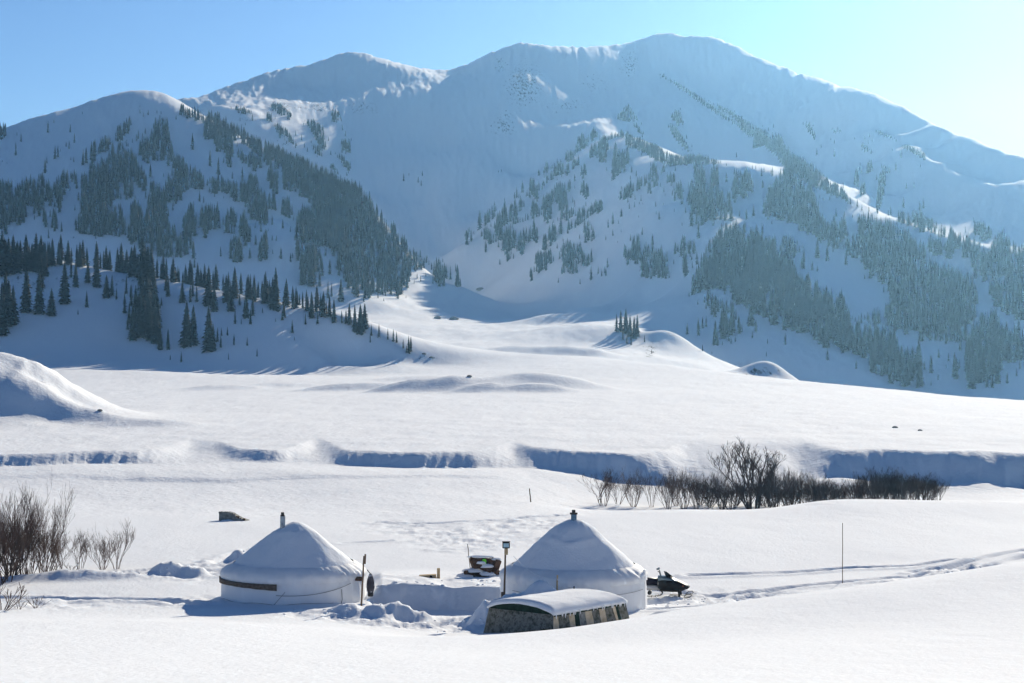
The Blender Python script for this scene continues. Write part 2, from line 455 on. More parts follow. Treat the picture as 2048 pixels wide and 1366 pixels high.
BANK = np.array([(-350,3.4),(0,2.7),(200,2.6),(270,3.4),(320,10),(380,30),(440,22),(480,7),(520,3.4),(555,3.8),(590,12),(630,28),(670,14),(700,4.5),(760,3.4),(850,2.7),(930,3.5),(985,9),(1030,24),(1060,10),(1110,4.6),(1150,3.6),(1220,3.0),(1270,4.5),(1310,10),(1370,26),(1600,28),(1640,13),(1680,7),(1750,5.2),(1800,4.8),(1950,5.2),(1985,8),(2020,5.0),(2400,5)], dtype=float)
BANK_PX = np.arange(-350, 2400, 5.0)
_k = np.exp(-(np.arange(-90, 91, 5.0) / 13.0) ** 2); _k /= _k.sum()
BANK_LW = np.convolve(np.pad(np.interp(BANK_PX, BANK[:, 0], np.log(BANK[:, 1])), 18, mode='edge'), _k, mode='valid')
FOOT = np.array([(-350,182),(0,183),(300,184),(600,186),(850,183),(1000,186),(1230,183),(1450,177),(1640,185),(1750,184),(1850,182),(1960,179),(2048,180),(2400,180)], dtype=float)

def mound(x, y, px, py_d, z, rx, ry, rot=0.0, power=1.0):
    """bell-shaped mound of height z centred at column px and distance py_d"""
    cx = (px - 1024) / F * py_d
    c, s = math.cos(rot), math.sin(rot)
    a = ((x - cx) * c + (y - py_d) * s) / rx
    b = (-(x - cx) * s + (y - py_d) * c) / ry
    return z * np.exp(-(a * a + b * b) ** power)

def seg_dist(x, y, line):
    best = np.full(x.shape, 1e9)
    for (x0, y0), (x1, y1) in zip(line[:-1], line[1:]):
        dx, dy = x1 - x0, y1 - y0
        t = np.clip(((x - x0) * dx + (y - y0) * dy) / (dx * dx + dy * dy), 0, 1)
        best = np.minimum(best, np.hypot(x - x0 - t * dx, y - y0 - t * dy))
    return best

def ground_line(line, z=-11.25):
    out = []
    for px, py in line:
        d = -z * F / (py - 683.0)
        out.append(((px - 1024) / F * d, d))
    return out

TRACKS = [  # (line in the photograph, half width m, depth m)
    (ground_line([(1385,1147),(1560,1144),(1700,1139),(1830,1145),(1900,1138)], -11.25), .30, .30),
    (ground_line([(1830,1145),(1900,1138),(1980,1124),(2060,1109)], -10.9), .30, .30),
    (ground_line([(1840,1164),(1940,1148),(2060,1117)], -10.7), .30, .28),
    (ground_line([(1300,1172),(1450,1186),(1580,1176),(1700,1170),(1850,1166)], -11.2), .28, .22),
    (ground_line([(1300,1206),(1500,1203),(1690,1190)], -11.0), .25, .20),
    (ground_line([(-40,1190),(30,1192),(160,1194),(320,1201),(420,1210)], -11.25), .28, .28),
    (ground_line([(250,1146),(420,1128),(500,1098)], -11.4), .25, .14),
    (ground_line([(760,1046),(860,1050),(990,1044),(1130,1030)], -11.8), .4, .24),
    (ground_line([(880,1104),(1010,1098),(1080,1078)], -11.5), .3, .20),
    (ground_line([(690,1092),(800,1086),(940,1062)], -11.6), .3, .14),
    (ground_line([(620,1216),(690,1205),(730,1190)], -11.2), .25, .14),
]
ROUGH = [  # trampled places: column, distance, radii, amplitude
    (760, 80.5, 1.9, 2.6, .20), (900, 80.0, 2.4, 2.4, .24), (640, 81.5, 2.2, 1.6, .14), (985, 79.0, 1.6, 2.0, .20),
    (1400, 88.0, 3.6, 3.0, .16), (1600, 86.5, 3.6, 2.4, .16), (1930, 93.0, 2.4, 2.2, .34), (1800, 90.0, 2.5, 1.6, .18),
    (930, 118.0, 3.5, 10.0, .15), (1080, 128.0, 3.0, 8.0, .12), (800, 126.0, 2.6, 7.0, .10), (330, 97.0, 3.0, 2.5, .12),
    (450, 101.0, 2.4, 6.0, .18), (100, 86.0, 3.4, 3.5, .12), (200, 97.0, 3.6, 2.4, .10), (390, 86.0, 1.6, 2.4, .16),
]
def carve_near(x, y, z):
    """tracks, trampled snow, heaps and the dug path around the yurts (metres)"""
    px = x / y * F + 1024
    for line, hw, dp in TRACKS:
        ds = seg_dist(x, y, line)
        brk = 0.55 + 0.9 * pnoise(x * .45 + 3, y * .45)
        z = z - np.clip(brk, 0.15, 1.1) * dp * np.exp(-(ds / hw) ** 4) + 0.30 * dp * np.exp(-((ds - hw * 2.2) / (hw * .9)) ** 2)
    n = fbm(x * .95, y * .85, 4, .58)
    n2 = fbm(x * .5 + 9, y * .32 + 4, 2, .5)
    for cpx, cd, rx, ry, amp in ROUGH:
        cx = (cpx - 1024) / F * cd
        k = np.exp(-(((x - cx) / rx) ** 2 + ((y - cd) / ry) ** 2) ** 1.5)
        z = z + k * amp * (.95 * n + 1.1 * n2 - .25)
    # path dug between the yurts: floor and the cut wall of deep snow behind it
    m = sstep(735, 765, px) * (1 - sstep(1180, 1230, px))
    yw = 87.4 + .35 * fbm(x * .7, x * 0 + 3.3, 3)
    front = m * sstep(82.6, 84.2, y) * (1 - sstep(yw, yw + .30, y))
    z = z + (-11.78 - z) * front * .95
    behind = m * sstep(yw, yw + .30, y) * (1 - sstep(90, 99, y))
    lip = -10.72 + .10 * fbm(x * .9, y * .9 + 7, 3) - .12 * sstep(850, 900, px)
    z = z + (lip - z) * behind
    # heaps of shovelled snow
    lump = 1 + .20 * fbm(x * 1.4, y * 1.1 + 20, 3)
    z = z + mound(x, y, 775, 81.6, .60, 1.5, .95, .1, 1.4) * lump
    z = z + mound(x, y, 700, 82.4, .35, .9, .8, 0, 1.3) * lump
    z = z + mound(x, y, 1030, 80.2, 1.05, 1.75, 1.15, .25, 2.2) * (1 + .08 * n)
    z = z + mound(x, y, 1130, 80.5, .8, 1.6, 1.0, 0, 1.8)
    z = z + mound(x, y, 1330, 80.0, .28, .8, .6, 0, 1.2) * lump
    z = z + mound(x, y, 335, 97.2, .55, .95, .6, 0, 1.4) * lump
    z = z + mound(x, y, 385, 97.0, .38, .6, .6, 0, 1.4) * lump
    z = z + mound(x, y, 480, 104.0, .5, .5, .7, 0, 1.4)
    z = z + mound(x, y, 150, 95.5, .4, 3.0, 1.0, .1, 1.2) * lump
    return z

def H(x, y, detail=True):
    """height of the snow surface"""
    x = np.asarray(x, dtype=np.float64); y = np.asarray(y, dtype=np.float64)
    u = x / y; v = np.log(y); px = u * F + 1024
    z = np.zeros_like(x)
    nr = y < 240
    fr = y > 165
    zl = np.zeros_like(x); zf = np.zeros_like(x)
    if nr.any():
        zl[nr] = rbf_near(u[nr], v[nr]) * y[nr]
    if fr.any():
        zf[fr] = rbf_far(u[fr], v[fr]) * y[fr]
    w = np.exp(np.interp(px, BANK_PX, BANK_LW)); ft = np.interp(px, FOOT[:, 0], FOOT[:, 1])
    jit = 6.5 * fbm(x * .045 + 2, y * .01, 2) + 1.1 * fbm(x * .35, y * .1, 3) + .35 * fbm(x * 1.6, y * .25, 2)
    w = w * (1 + .35 * fbm(x * .12 + 30, y * .02, 2))
    t = np.clip((y - ft - jit) / w, 0, 1)
    soft = sstep(-.7, .15, fbm(x * .06 + 50, y * 0, 2))
    t = (1 - soft) * t * t * (3 - 2 * t) + soft * (1 - (1 - t) ** 1.9)
    z = zl * (1 - t) + zf * t
    # drifts on the flat
    z = z + .10 * fbm(x * .11, y * .05 + 8, 3) * sstep(20, 60, y) * (1 - sstep(400, 600, y))
    # mounds of the valley floor
    if (y > 150).any():
        z = z + mound(x, y, -30, 258, 8.6, 13.0, 17.0, -.15, 1.15) * (1 + .10 * fbm(x * .22, y * .2, 3))
        z = z + mound(x, y, 70, 246, 1.6, 4.0, 4.5, 0, 1.3) + mound(x, y, 160, 244, 1.2, 3.0, 4.0, .3, 1.3) + mound(x, y, 230, 243, .9, 3.0, 4.0, .4, 1.3)
        z = z + mound(x, y, 1000, 402, 2.8, 15.0, 20.0, .25, 1.2) + mound(x, y, 880, 393, 1.8, 7.0, 7.0, .5, 1.4) + mound(x, y, 1120, 398, 1.6, 10.0, 8.0, -.4, 1.3) + mound(x, y, 720, 425, 1.6, 12.0, 6.0, .2, 1.5)
        z = z + mound(x, y, 960, 380, 1.2, 5.0, 4.0, .6, 1.5) + mound(x, y, 1080, 378, 1.2, 7.0, 4.0, -.2, 1.5) + mound(x, y, 800, 398, 1.5, 6.0, 5.0, .4, 1.5)
        z = z + mound(x, y, 1535, 575, 5.6, 8.5, 8.5, .1, 1.0)
        z = z + mound(x, y, 870, 520, 1.2, 14, 10, 0, 1.3) + mound(x, y, 560, 470, 1.0, 10, 8, .2, 1.4) + mound(x, y, 450, 455, .9, 9, 7, .2, 1.4)
        z = z + mound(x, y, 1060, 800, 2.2, 16, 14, .1, 1.3) + mound(x, y, 1160, 790, 2.6, 14, 12, .2, 1.4) + mound(x, y, 1120, 1020, 4, 22, 20, .1, 1.3) + mound(x, y, 690, 1085, 4, 25, 18, .2, 1.3)
        z = z + mound(x, y, 300, 238, .7, 6, 4, .1, 1.4)
        z = z + mound(x, y, 1955, 180.5, .7, 3.0, 5.0, -.35, 1.0) + mound(x, y, 1840, 181.5, .5, 2.0, 2.6, 0, 1.0) + mound(x, y, 1690, 182, .7, 3.6, 4.0, .3, 1.0)
    # small ledges below the terrace bank
        led = np.interp(px, [-350, 150, 290, 450, 620, 1000, 1100, 2400], [171, 171, 168, 167, 169, 171, 173, 174])
        amp = np.interp(px, [-350, 0, 250, 290, 420, 460, 1000, 1060, 2400], [.12, .12, .15, .25, .25, .2, .15, 0, 0])
        tt = sstep(0, 1.6, y - led - 1.4 * fbm(x * .12 + 5, y * 0, 3)) * (1 - sstep(6, 16, y - led))
        z = z + amp * tt * (y < 200)
    if detail:
        mt = sstep(560, 900, y)
        if mt.any():
            # gullies and ribs running down the faces
            slope = sstep(.012, .035, np.abs(zf / np.maximum(y, 1) - np.interp(y, [560, 1300, 2500], [-.012, .019, .019])))
            wv = v + .4 * u
            r1 = 1 - np.abs(fbm(u * 34 + .5 * pnoise(u * 20, v * 12), wv * 9, 3)) * 2
            r2 = 1 - np.abs(fbm(u * 110 + 4, wv * 26 + 2, 3)) * 2
            z = z + mt * slope * y * (.0009 * (r1 - .5) + .00026 * (r2 - .5) + .00022 * fbm(u * 300, v * 120, 3) + .00010 * fbm(u * 800, v * 420, 2)
                 + sstep(1480, 1700, y) * (.00110 * (.5 - np.abs(fbm(u * 130 + 7 + 6 * v, wv * 14, 4, .6))) + .00045 * fbm(u * 420 + 30 * v, v * 150, 3)))
            z = z + mt * (1 - slope) * y * .0006 * fbm(u * 60, v * 30, 3)
        nn = y < 170
        if nn.any():
            z[nn] = carve_near(x[nn], y[nn], z[nn])
        md = (y >= 165) & (y < 620)
        if md.any():
            xm, ym = x[md], y[md]
            z[md] += (.07 * fbm(xm * .35, ym * .22, 3) + .16 * fbm(xm * .07 + 3, ym * .06, 3)) * sstep(165, 200, ym)
    return z

# one polar grid, cut into the pieces of the setting
NU = 900
us = np.linspace(-0.325, 0.345, NU)
d_rows = np.concatenate([
    np.exp(np.arange(math.log(2.6), math.log(62), .055)),
    np.exp(np.arange(math.log(62), math.log(135), .0033)),
    np.exp(np.arange(math.log(135), math.log(260), .0052)),
    np.exp(np.arange(math.log(260), math.log(560), .0070)),
    np.exp(np.arange(math.log(560), math.log(2330), .0032)),
    np.exp(np.linspace(math.log(2331), math.log(2700), 20))])
GU, GD = np.meshgrid(us, d_rows)
GX, GY = GU * GD, GD
GZ = H(GX, GY)
GS = GZ / GD
GV = np.log(d_rows)

def ground(x, y):
    """height read back from the built surface"""
    u = x / y
    fi = np.clip((u - us[0]) / (us[1] - us[0]), 0, NU - 1.001)
    j = int(np.searchsorted(d_rows, y)) - 1
    j = max(0, min(j, len(d_rows) - 2))
    t = (y - d_rows[j]) / (d_rows[j + 1] - d_rows[j])
    i = int(fi); a = fi - i
    z0 = GZ[j, i] * (1 - a) + GZ[j, i + 1] * a
    z1 = GZ[j + 1, i] * (1 - a) + GZ[j + 1, i + 1] * a
    return float(z0 * (1 - t) + z1 * t)

def cast(px, py, dmin=60, dmax=2200):
    """first ground point seen at this column and row, as (x, y, z)"""
    i = int(round((U(px) - us[0]) / (us[1] - us[0])))
    i = max(0, min(NU - 1, i))
    a = int(np.searchsorted(d_rows, dmin)); b = int(np.searchsorted(d_rows, dmax))
    col = GS[a:b, i]
    hit = np.nonzero(col >= S(py))[0]
    j = (hit[0] if len(hit) else int(np.argmax(col))) + a
    d = d_rows[j]
    return U(px) * d, d, GZ[j, i]

nrow = len(d_rows)
idx = np.arange(nrow * NU).reshape(nrow, NU)
quads = np.stack([idx[:-1, :-1], idx[:-1, 1:], idx[1:, 1:], idx[1:, :-1]], -1).reshape(-1, 4)
qd = np.repeat(d_rows[:-1], NU - 1)
qu = np.tile(us[:-1], nrow - 1)
verts_all = np.stack([GX, GY, GZ], -1).reshape(-1, 3)

# rock shows on steep, wind-stripped ground
ROCKY = [(1050,170,60,70,1.0),(1010,250,60,60,.7),(1190,170,70,50,.55),(1130,210,80,40,.6),(1260,130,40,60,.8),(640,215,90,20,.8),(560,215,60,20,.9),(720,215,70,30,.7),(560,290,120,40,.45),
         (1350,250,60,60,.3),(1600,260,60,50,.35),(1700,240,80,40,.35),(1000,130,30,30,.8),(120,480,60,30,.6),(60,560,120,40,.5),(250,560,140,20,.6),(1520,742,60,18,.9),(1300,700,25,30,1.0),(860,715,40,10,.9),(500,235,60,25,.6),(1850,300,120,40,.3),(370,195,30,14,.8)]
gpx = GU * F + 1024; gpy = 683 - GS * F
rock = np.full(GX.shape, -.6)
for cx, cy, rx, ry, a in ROCKY:
    rock = np.maximum(rock, -.6 + (.92 * a + .6) * np.exp(-((gpx - cx) / rx) ** 2 - ((gpy - cy) / ry) ** 2))
rock[GD < 430] = -1.5

def land(name, mask, material, label):
    q = quads[mask]
    used = np.unique(q)
    remap = np.full(len(verts_all), -1, dtype=np.int32)
    remap[used] = np.arange(len(used))
    me = np_mesh(name, verts_all[used], remap[q], material)
    at = me.attributes.new("rock", 'FLOAT', 'POINT')
    at.data.foreach_set("value", rock.reshape(-1)[used].astype(np.float32))
    o = mesh_obj(name, me)
    tag(o, label=label, kind='structure')
    return o
hill_mask = (qd >= 560) & (qd < 800) & (qu < -.018)
mid_mask = (qd >= 135) & (qd < 560)
land("snow_ground", qd < 135, M["snow"], "snow covered ground of the foreground slope and the yurt camp")
land("valley_floor", mid_mask, M["snow_mid"], "flat snowy valley floor with drifts and a terrace bank")
land("hill", hill_mask, M["mountain"], "low snowy ridge with dark spruces on the left")
land("mountain", (qd >= 560) & ~hill_mask, M["mountain"], "snow covered mountain range with forested spurs")

# ------------------------------------------------------------------ air
def haze_box():
    x0, x1, y0, y1 = -1150.0, 1150.0, -40.0, 2750.0
    z0, z1 = float(GZ.min()) - 1.0, float(GZ.max()) + 12.0
    mb = MB()
    mb.box(((x0 + x1) / 2, (y0 + y1) / 2, (z0 + z1) / 2), (x1 - x0, y1 - y0, z1 - z0))
    m = bpy.data.materials.new("haze")
    m.use_nodes = True
    nt = m.node_tree
    nt.nodes.clear()
    out = nt.nodes.new("ShaderNodeOutputMaterial")
    pv = nt.nodes.new("ShaderNodeVolumePrincipled")
    pv.inputs["Color"].default_value = (0.32, 0.65, 1.0, 1)
    pv.inputs["Absorption Color"].default_value = (1, 1, 1, 1)
    pv.inputs["Density"].default_value = HAZE
    pv.inputs["Anisotropy"].default_value = 0.79
    nt.links.new(pv.outputs[0], out.inputs["Volume"])
    o = mb.build("haze", m)
    tag(o, label="pale blue haze in the winter air", kind='stuff')
HAZE = 0.000085
haze_box()
# ------------------------------------------------------------------ spruces
# Where the photograph shows trees: each crop gives an origin, a scale and a distance range,
# each outline the mass of a stand, each triple a single tree (column, foot row, height).
K = 350 / 1494.0
CROPS = {  # name: (x0, y0, scale, dmin, dmax)
    "A": (0, 200, K, 900, 1420), "B": (350, 200, K, 900, 1420), "Bd": (350, 200, K, 1440, 2000), "C": (600, 350, K, 900, 1420), "Cb": (600, 350, K, 1380, 1950),
    "D": (900, 250, K, 1000, 1680), "E": (1200, 250, K, 930, 1520), "Eb": (1200, 250, K, 1400, 1960),
    "F": (1500, 250, K, 880, 1600), "G": (1698, 450, K, 860, 1400), "H": (1350, 450, K, 860, 1400),
    "Z": (0, 500, 1 / 2.2756, 560, 780), "J": (1200, 500, 1 / 2.415, 760, 1000),
}
STANDS = [  # crop, zone key, tree height in crop pixels, fill, outline
("A","left",85,1.0,[(-40,190),(60,215),(55,290),(10,360),(-40,360)]),
("A","left",90,1.0,[(980,360),(1000,240),(1050,230),(1090,165),(1120,170),(1120,260),(1050,350)]),
("A","left",110,1.0,[(830,540),(840,420),(880,330),(940,330),(940,410)]),
("A","left",120,1.0,[(770,640),(760,560),(780,370),(820,380),(820,540),(790,620)]),
("A","left",80,1.0,[(1000,480),(1010,370),(1060,360),(1110,370),(1100,410)]),
("A","left",125,1.0,[(750,650),(820,550),(900,520),(960,400),(990,400),(1000,520),(1060,450),(1110,430),(1150,480),(1180,560),(1250,650),(1260,770),(1210,880),(1180,860),(1150,800),(1100,900),(1060,880),(1050,800),(1010,700),(1040,860),(960,870),(930,900),(1040,950),(1070,1000),(1080,1180),(850,1180),(640,1180),(650,1040),(700,980),(690,700)]),
("A","left",125,1.0,[(-60,710),(0,710),(100,720),(110,800),(180,690),(240,700),(300,690),(330,650),(370,650),(410,710),(430,770),(480,690),(540,630),(600,640),(650,640),(670,770),(610,800),(560,800),(520,810),(550,930),(510,960),(450,900),(370,890),(360,1000),(280,1010),(270,870),(210,1010),(200,1080),(130,1050),(60,1150),(-60,1150)]),
("A","left",115,1.0,[(1310,260),(1330,190),(1390,165),(1430,190),(1440,300),(1480,420),(1494,600),(1440,570),(1360,510),(1290,510),(1250,580),(1180,520),(1190,400),(1240,340),(1290,290),(1340,370)]),
("A","left",130,1.0,[(1250,980),(1290,700),(1340,740),(1400,780),(1440,660),(1494,690),(1494,850),(1450,880),(1440,1080),(1494,1100),(1494,1366),(1250,1300),(1080,1220),(1090,900),(1140,870),(1180,890),(1230,990)]),
("A","left",100,1.0,[(360,1080),(370,960),(400,960),(410,1090)]),
("A","left",130,1.0,[(430,1120),(450,960),(480,970),(490,1130)]),
("B","left",85,1.15,[(20,110),(60,40),(110,90),(180,90),(260,140),(300,100),(440,110),(450,210),(560,230),(640,290),(700,340),(850,370),(960,380),(1020,450),(1100,450),(1150,520),(1250,560),(1320,610),(1380,670),(1494,690),(1494,950),(1300,900),(1130,870),(1040,800),(930,790),(920,640),(880,600),(800,590),(740,500),(640,440),(560,360),(490,330),(500,480),(480,600),(440,600),(430,480),(370,470),(310,360),(250,340),(250,200),(140,180),(60,150)]),
("B","left",110,1.1,[(0,480),(60,500),(130,590),(210,640),(250,690),(330,680),(430,710),(540,720),(600,730),(640,650),(700,660),(720,780),(780,860),(850,800),(860,960),(800,970),(790,1070),(720,1080),(620,1000),(600,900),(490,850),(220,770),(100,780),(60,880),(0,900)]),
("B","left",85,1.0,[(520,490),(560,420),(600,500),(650,470),(740,510),(740,600),(690,640),(600,560)]),
("B","left",95,1.0,[(790,600),(880,600),(890,720),(870,810),(840,800),(790,700)]),
("B","left",130,1.1,[(1030,1190),(1040,1000),(1120,940),(1200,940),(1300,920),(1494,950),(1494,1366),(1360,1300),(1220,1250),(1080,1240)]),
("B","left",140,1.0,[(70,1200),(70,1030),(130,890),(200,1000),(200,1110),(160,1230),(170,1366),(0,1366),(0,1180)]),
("B","left",130,1.0,[(215,1120),(220,950),(290,910),(370,930),(400,1080),(320,1130),(300,1200),(240,1200)]),
("B","left",115,1.0,[(420,1080),(450,940),(520,960),(540,1080),(500,1170),(440,1170)]),
("B","left",150,1.0,[(540,1110),(560,1010),(600,950),(640,1040),(650,1240),(590,1270)]),
("B","left",140,1.0,[(440,1400),(450,1220),(530,1180),(580,1260),(580,1400)]),
("B","left",140,1.0,[(700,1400),(710,1220),(780,1160),(810,1250),(810,1400)]),
("B","left",110,1.0,[(900,1040),(910,880),(980,850),(1010,1000),(990,1050)]),
("B","left",130,1.0,[(1030,1400),(1040,1220),(1080,1260),(1160,1250),(1220,1260),(1250,1400)]),
("Bd","shelf",42,.9,[(510,60),(650,95),(650,130),(560,130),(520,100)]),
("Bd","shelf",45,.9,[(820,40),(900,30),(1000,130),(980,180),(900,130),(830,90)]),
("Bd","shelf",60,1.0,[(780,110),(825,130),(835,210),(785,180)]),
("Bd","shelf",55,.9,[(830,210),(880,210),(960,280),(1060,410),(1020,420),(950,330),(890,330)]),
("Bd","shelf",50,.9,[(1100,180),(1180,180),(1260,240),(1300,430),(1270,450),(1210,370),(1160,270)]),
("Bd","shelf",55,.9,[(1160,380),(1220,410),(1260,420),(1260,500),(1200,470)]),
("Bd","shelf",50,.8,[(1320,90),(1400,100),(1430,200),(1340,190)]),
("Bd","shelf",60,1.0,[(1420,350),(1494,350),(1494,470),(1420,470)]),
("Bd","shelf",55,.9,[(1360,470),(1410,470),(1494,560),(1494,620),(1420,560)]),
("Bd","shelf",45,.9,[(1310,570),(1350,560),(1410,640),(1380,650)]),
("C","left",115,1.15,[(0,0),(270,0),(290,40),(350,60),(440,70),(520,100),(580,170),(620,240),(640,300),(700,340),(720,420),(800,430),(840,510),(880,560),(920,580),(950,690),(955,980),(900,960),(850,1060),(780,1030),(720,1020),(650,1010),(590,1060),(510,1070),(400,990),(380,900),(330,850),(310,750),(280,700),(260,620),(150,610),(100,600),(0,560),(0,310),(120,340),(100,270),(0,180)]),
("C","left",150,1.0,[(0,700),(100,600),(150,640),(210,790),(190,900),(200,980),(0,960)]),
("C","left",95,1.0,[(960,800),(970,650),(1000,680),(1040,740),(1090,700),(1120,770),(1040,820),(1010,850)]),
("C","left",110,1.0,[(1130,940),(1110,830),(1170,740),(1230,770),(1260,870),(1240,950),(1160,965)]),
("D","spur",110,1,[(120,1040),(130,920),(180,880),(205,950),(150,1050)]),("D","spur",135,1,[(240,925),(245,780),(265,780),(270,915)]),
("D","spur",95,1,[(290,870),(295,770),(330,740),(370,720),(400,680),(410,780),(370,820)]),("D","spur",130,1,[(445,930),(440,800),(450,670),(480,690),(490,850),(470,930)]),
("D","spur",95,1,[(500,830),(520,690),(560,650),(575,700),(570,800)]),("D","spur",80,1,[(545,640),(555,550),(575,560),(575,620)]),("D","spur",70,1,[(600,600),(615,490),(630,500),(630,580)]),
("D","spur",90,1,[(640,650),(650,580),(680,560),(680,470),(720,470),(720,560),(760,500),(765,640),(730,650),(710,600)]),("D","spur",65,1,[(740,470),(750,390),(770,400),(770,450)]),
("D","spur",60,1,[(790,440),(800,380),(830,310),(850,370),(920,300),(930,330),(890,360)]),("D","spur",80,1,[(815,520),(820,430),(850,430),(890,370),(930,340),(960,280),(970,420),(900,450)]),("D","spur",60,1,[(780,565),(790,490),(810,490),(810,560)]),
("D","spur",75,1,[(980,280),(1000,220),(1060,240),(1090,120),(1130,90),(1160,120),(1190,90),(1230,40),(1265,90),(1240,130),(1170,180),(1110,220),(1060,270),(1030,330),(1000,330)]),
("D","spur",65,1,[(1030,400),(1050,310),(1100,290),(1115,340)]),("D","spur",85,1,[(1160,330),(1190,220),(1240,160),(1290,130),(1350,160),(1350,230),(1330,340),(1280,330),(1270,260),(1210,300)]),
("D","spur",95,1,[(1370,510),(1390,400),(1390,250),(1410,170),(1440,240),(1494,230),(1494,400),(1420,440)]),
("D","spur",115,1,[(230,1075),(250,960),(290,890),(330,880),(350,960),(370,1000),(380,850),(420,790),(450,900),(450,990),(400,1020),(340,1080),(310,1000)]),
("D","spur",120,1.1,[(440,1110),(460,930),(500,900),(570,940),(570,1050),(520,1110)]),("D","spur",80,1,[(465,1200),(480,1110),(550,1080),(540,1110),(490,1200)]),
("D","spur",130,1,[(580,1110),(590,910),(610,890),(640,920),(655,900),(660,1000),(630,1080),(620,1120)]),("D","spur",120,1,[(665,1030),(680,900),(710,820),(745,900),(745,1040),(715,1040),(700,960),(690,1030)]),
("D","spur",75,1,[(525,880),(540,820),(570,780),(590,830),(590,860)]),("D","spur",80,1,[(580,750),(585,680),(600,620),(635,680),(635,710)]),("D","spur",85,1,[(690,780),(700,660),(730,670),(765,720),(765,790),(640,830),(640,780)]),
("D","spur",100,1.1,[(780,780),(790,650),(840,600),(870,560),(910,510),(980,510),(1000,650),(1010,760),(1070,680),(1070,720),(1040,800),(970,830),(930,780),(920,680),(870,670),(860,870),(810,870),(810,790)]),
("D","spur",110,1,[(790,1100),(800,950),(820,960),(830,1060),(840,890),(880,870),(920,900),(950,820),(970,900),(940,960),(870,1050)]),
("D","spur",90,1,[(990,940),(1000,830),(1040,840),(1040,910)]),("D","spur",85,1,[(1060,890),(1070,740),(1150,720),(1150,830)]),("D","spur",75,1,[(1160,820),(1170,730),(1250,660),(1290,650),(1310,700),(1280,790),(1240,760)]),
("D","spur",80,1,[(1110,440),(1120,360),(1160,350),(1170,450),(1150,470)]),("D","spur",85,1,[(1120,620),(1120,520),(1160,470),(1180,560),(1200,640)]),("D","spur",85,1,[(980,460),(990,350),(1010,340),(1020,450)]),("D","spur",85,1,[(1005,600),(1010,500),(1030,480),(1035,600)]),
("D","spur",95,1,[(670,1350),(670,1250),(720,1230),(730,1120),(760,1110),(870,1080),(890,1180),(800,1250),(740,1300)]),
("D","spur",100,1,[(920,1170),(940,1070),(980,1020),(1060,1030),(1070,1090),(1110,1040),(1170,1130),(1210,1100),(1220,1180),(1180,1215),(1090,1190),(1080,1270),(1020,1290),(940,1285),(960,1190)]),
("D","spur",105,1,[(1140,1030),(1150,850),(1200,840),(1230,930),(1260,910),(1260,970),(1200,1010)]),
("E","spurcrest",55,1.3,[(40,55),(60,20),(110,25),(180,50),(240,60),(290,110),(340,112),(400,150),(500,180),(540,230),(600,250),(700,270),(760,255),(850,255),(930,285),(1000,305),(1040,342),(700,345),(600,355),(540,335),(480,305),(400,265),(300,205),(220,180),(220,130),(110,80)]),
("E","spur",90,1,[(0,340),(0,150),(40,70),(60,150),(80,170),(60,300),(30,345)]),("E","spur",105,1,[(85,510),(110,400),(110,260),(130,170),(150,260),(190,240),(240,190),(250,320),(190,390),(140,440)]),
("E","spur",80,1,[(140,670),(190,550),(270,500),(290,520),(290,600),(200,670)]),("E","spur",85,1,[(310,570),(310,480),(360,460),(420,430),(450,330),(480,330),(490,440),(430,500),(340,560)]),
("E","spur",60,1,[(510,440),(540,350),(570,350),(570,400)]),("E","spur",80,1,[(460,570),(460,470),(500,440),(510,500)]),("E","spur",80,1,[(395,600),(410,500),(430,500),(440,590)]),
("E","spur",75,1,[(565,530),(570,440),(640,430),(650,510)]),("E","spur",105,1,[(630,650),(640,520),(700,500),(720,590),(700,680),(660,670)]),
("E","spur",130,1.05,[(760,860),(780,700),(720,800),(740,640),(760,500),(790,510),(800,580),(820,480),(790,390),(800,340),(850,340),(900,430),(920,560),(950,540),(950,360),(1000,370),(1010,470),(1000,560),(1050,590),(1060,700),(1090,570),(1130,720),(1200,770),(1130,820),(1080,840),(1030,880),(1010,830),(960,900),(910,950),(920,820),(870,940),(850,800),(820,870)]),
("E","spur",130,1.05,[(1140,680),(1120,560),(1150,460),(1190,400),(1220,450),(1250,390),(1310,490),(1320,560),(1230,630)]),
("E","spur",115,1,[(195,1170),(210,1060),(260,1110),(290,970),(330,970),(340,1070),(400,1040),(430,1100),(450,960),(470,1090),(550,1070),(600,1150),(540,1200),(610,1270),(540,1340),(480,1330),(470,1300),(380,1340),(330,1300),(320,1200),(260,1210)]),
("E","spur",110,1,[(620,1140),(630,1010),(690,1050),(700,960),(730,960),(740,1060),(730,1290),(700,1300),(710,1120)]),("E","spur",95,1,[(750,1110),(750,1000),(780,1000),(800,980),(820,1070)]),
("E","right",140,1.0,[(790,1400),(800,1270),(860,1190),(900,1100),(910,1030),(990,960),(1030,880),(1130,860),(1200,870),(1240,850),(1260,960),(1380,930),(1400,1000),(1494,970),(1494,1400)]),
("E","right",110,1,[(1390,780),(1400,620),(1440,560),(1494,480),(1494,790)]),
("Eb","rib",38,1.0,[(570,10),(640,20),(700,110),(770,230),(740,240),(660,150),(590,60)]),("Eb","rib",40,.8,[(280,0),(310,0),(380,110),(350,110)]),
("Eb","rib",40,1.1,[(1140,-10),(1220,-5),(1330,60),(1440,120),(1494,180),(1494,270),(1440,220),(1390,180),(1250,90)]),
("Eb","rib",40,.9,[(660,-130),(700,-60),(720,0),(650,10),(600,-60)]),("Eb","rib",34,1.0,[(470,-440),(530,-420),(800,-270),(1000,-130),(1160,-20),(1140,0),(960,-110),(700,-290)]),
("Eb","rib",34,.8,[(900,-220),(1100,-120),(1300,0),(1440,80),(1430,110),(1250,20),(1040,-110)]),("Eb","rib",36,.6,[(180,-20),(330,-30),(240,-180),(130,-60)]),
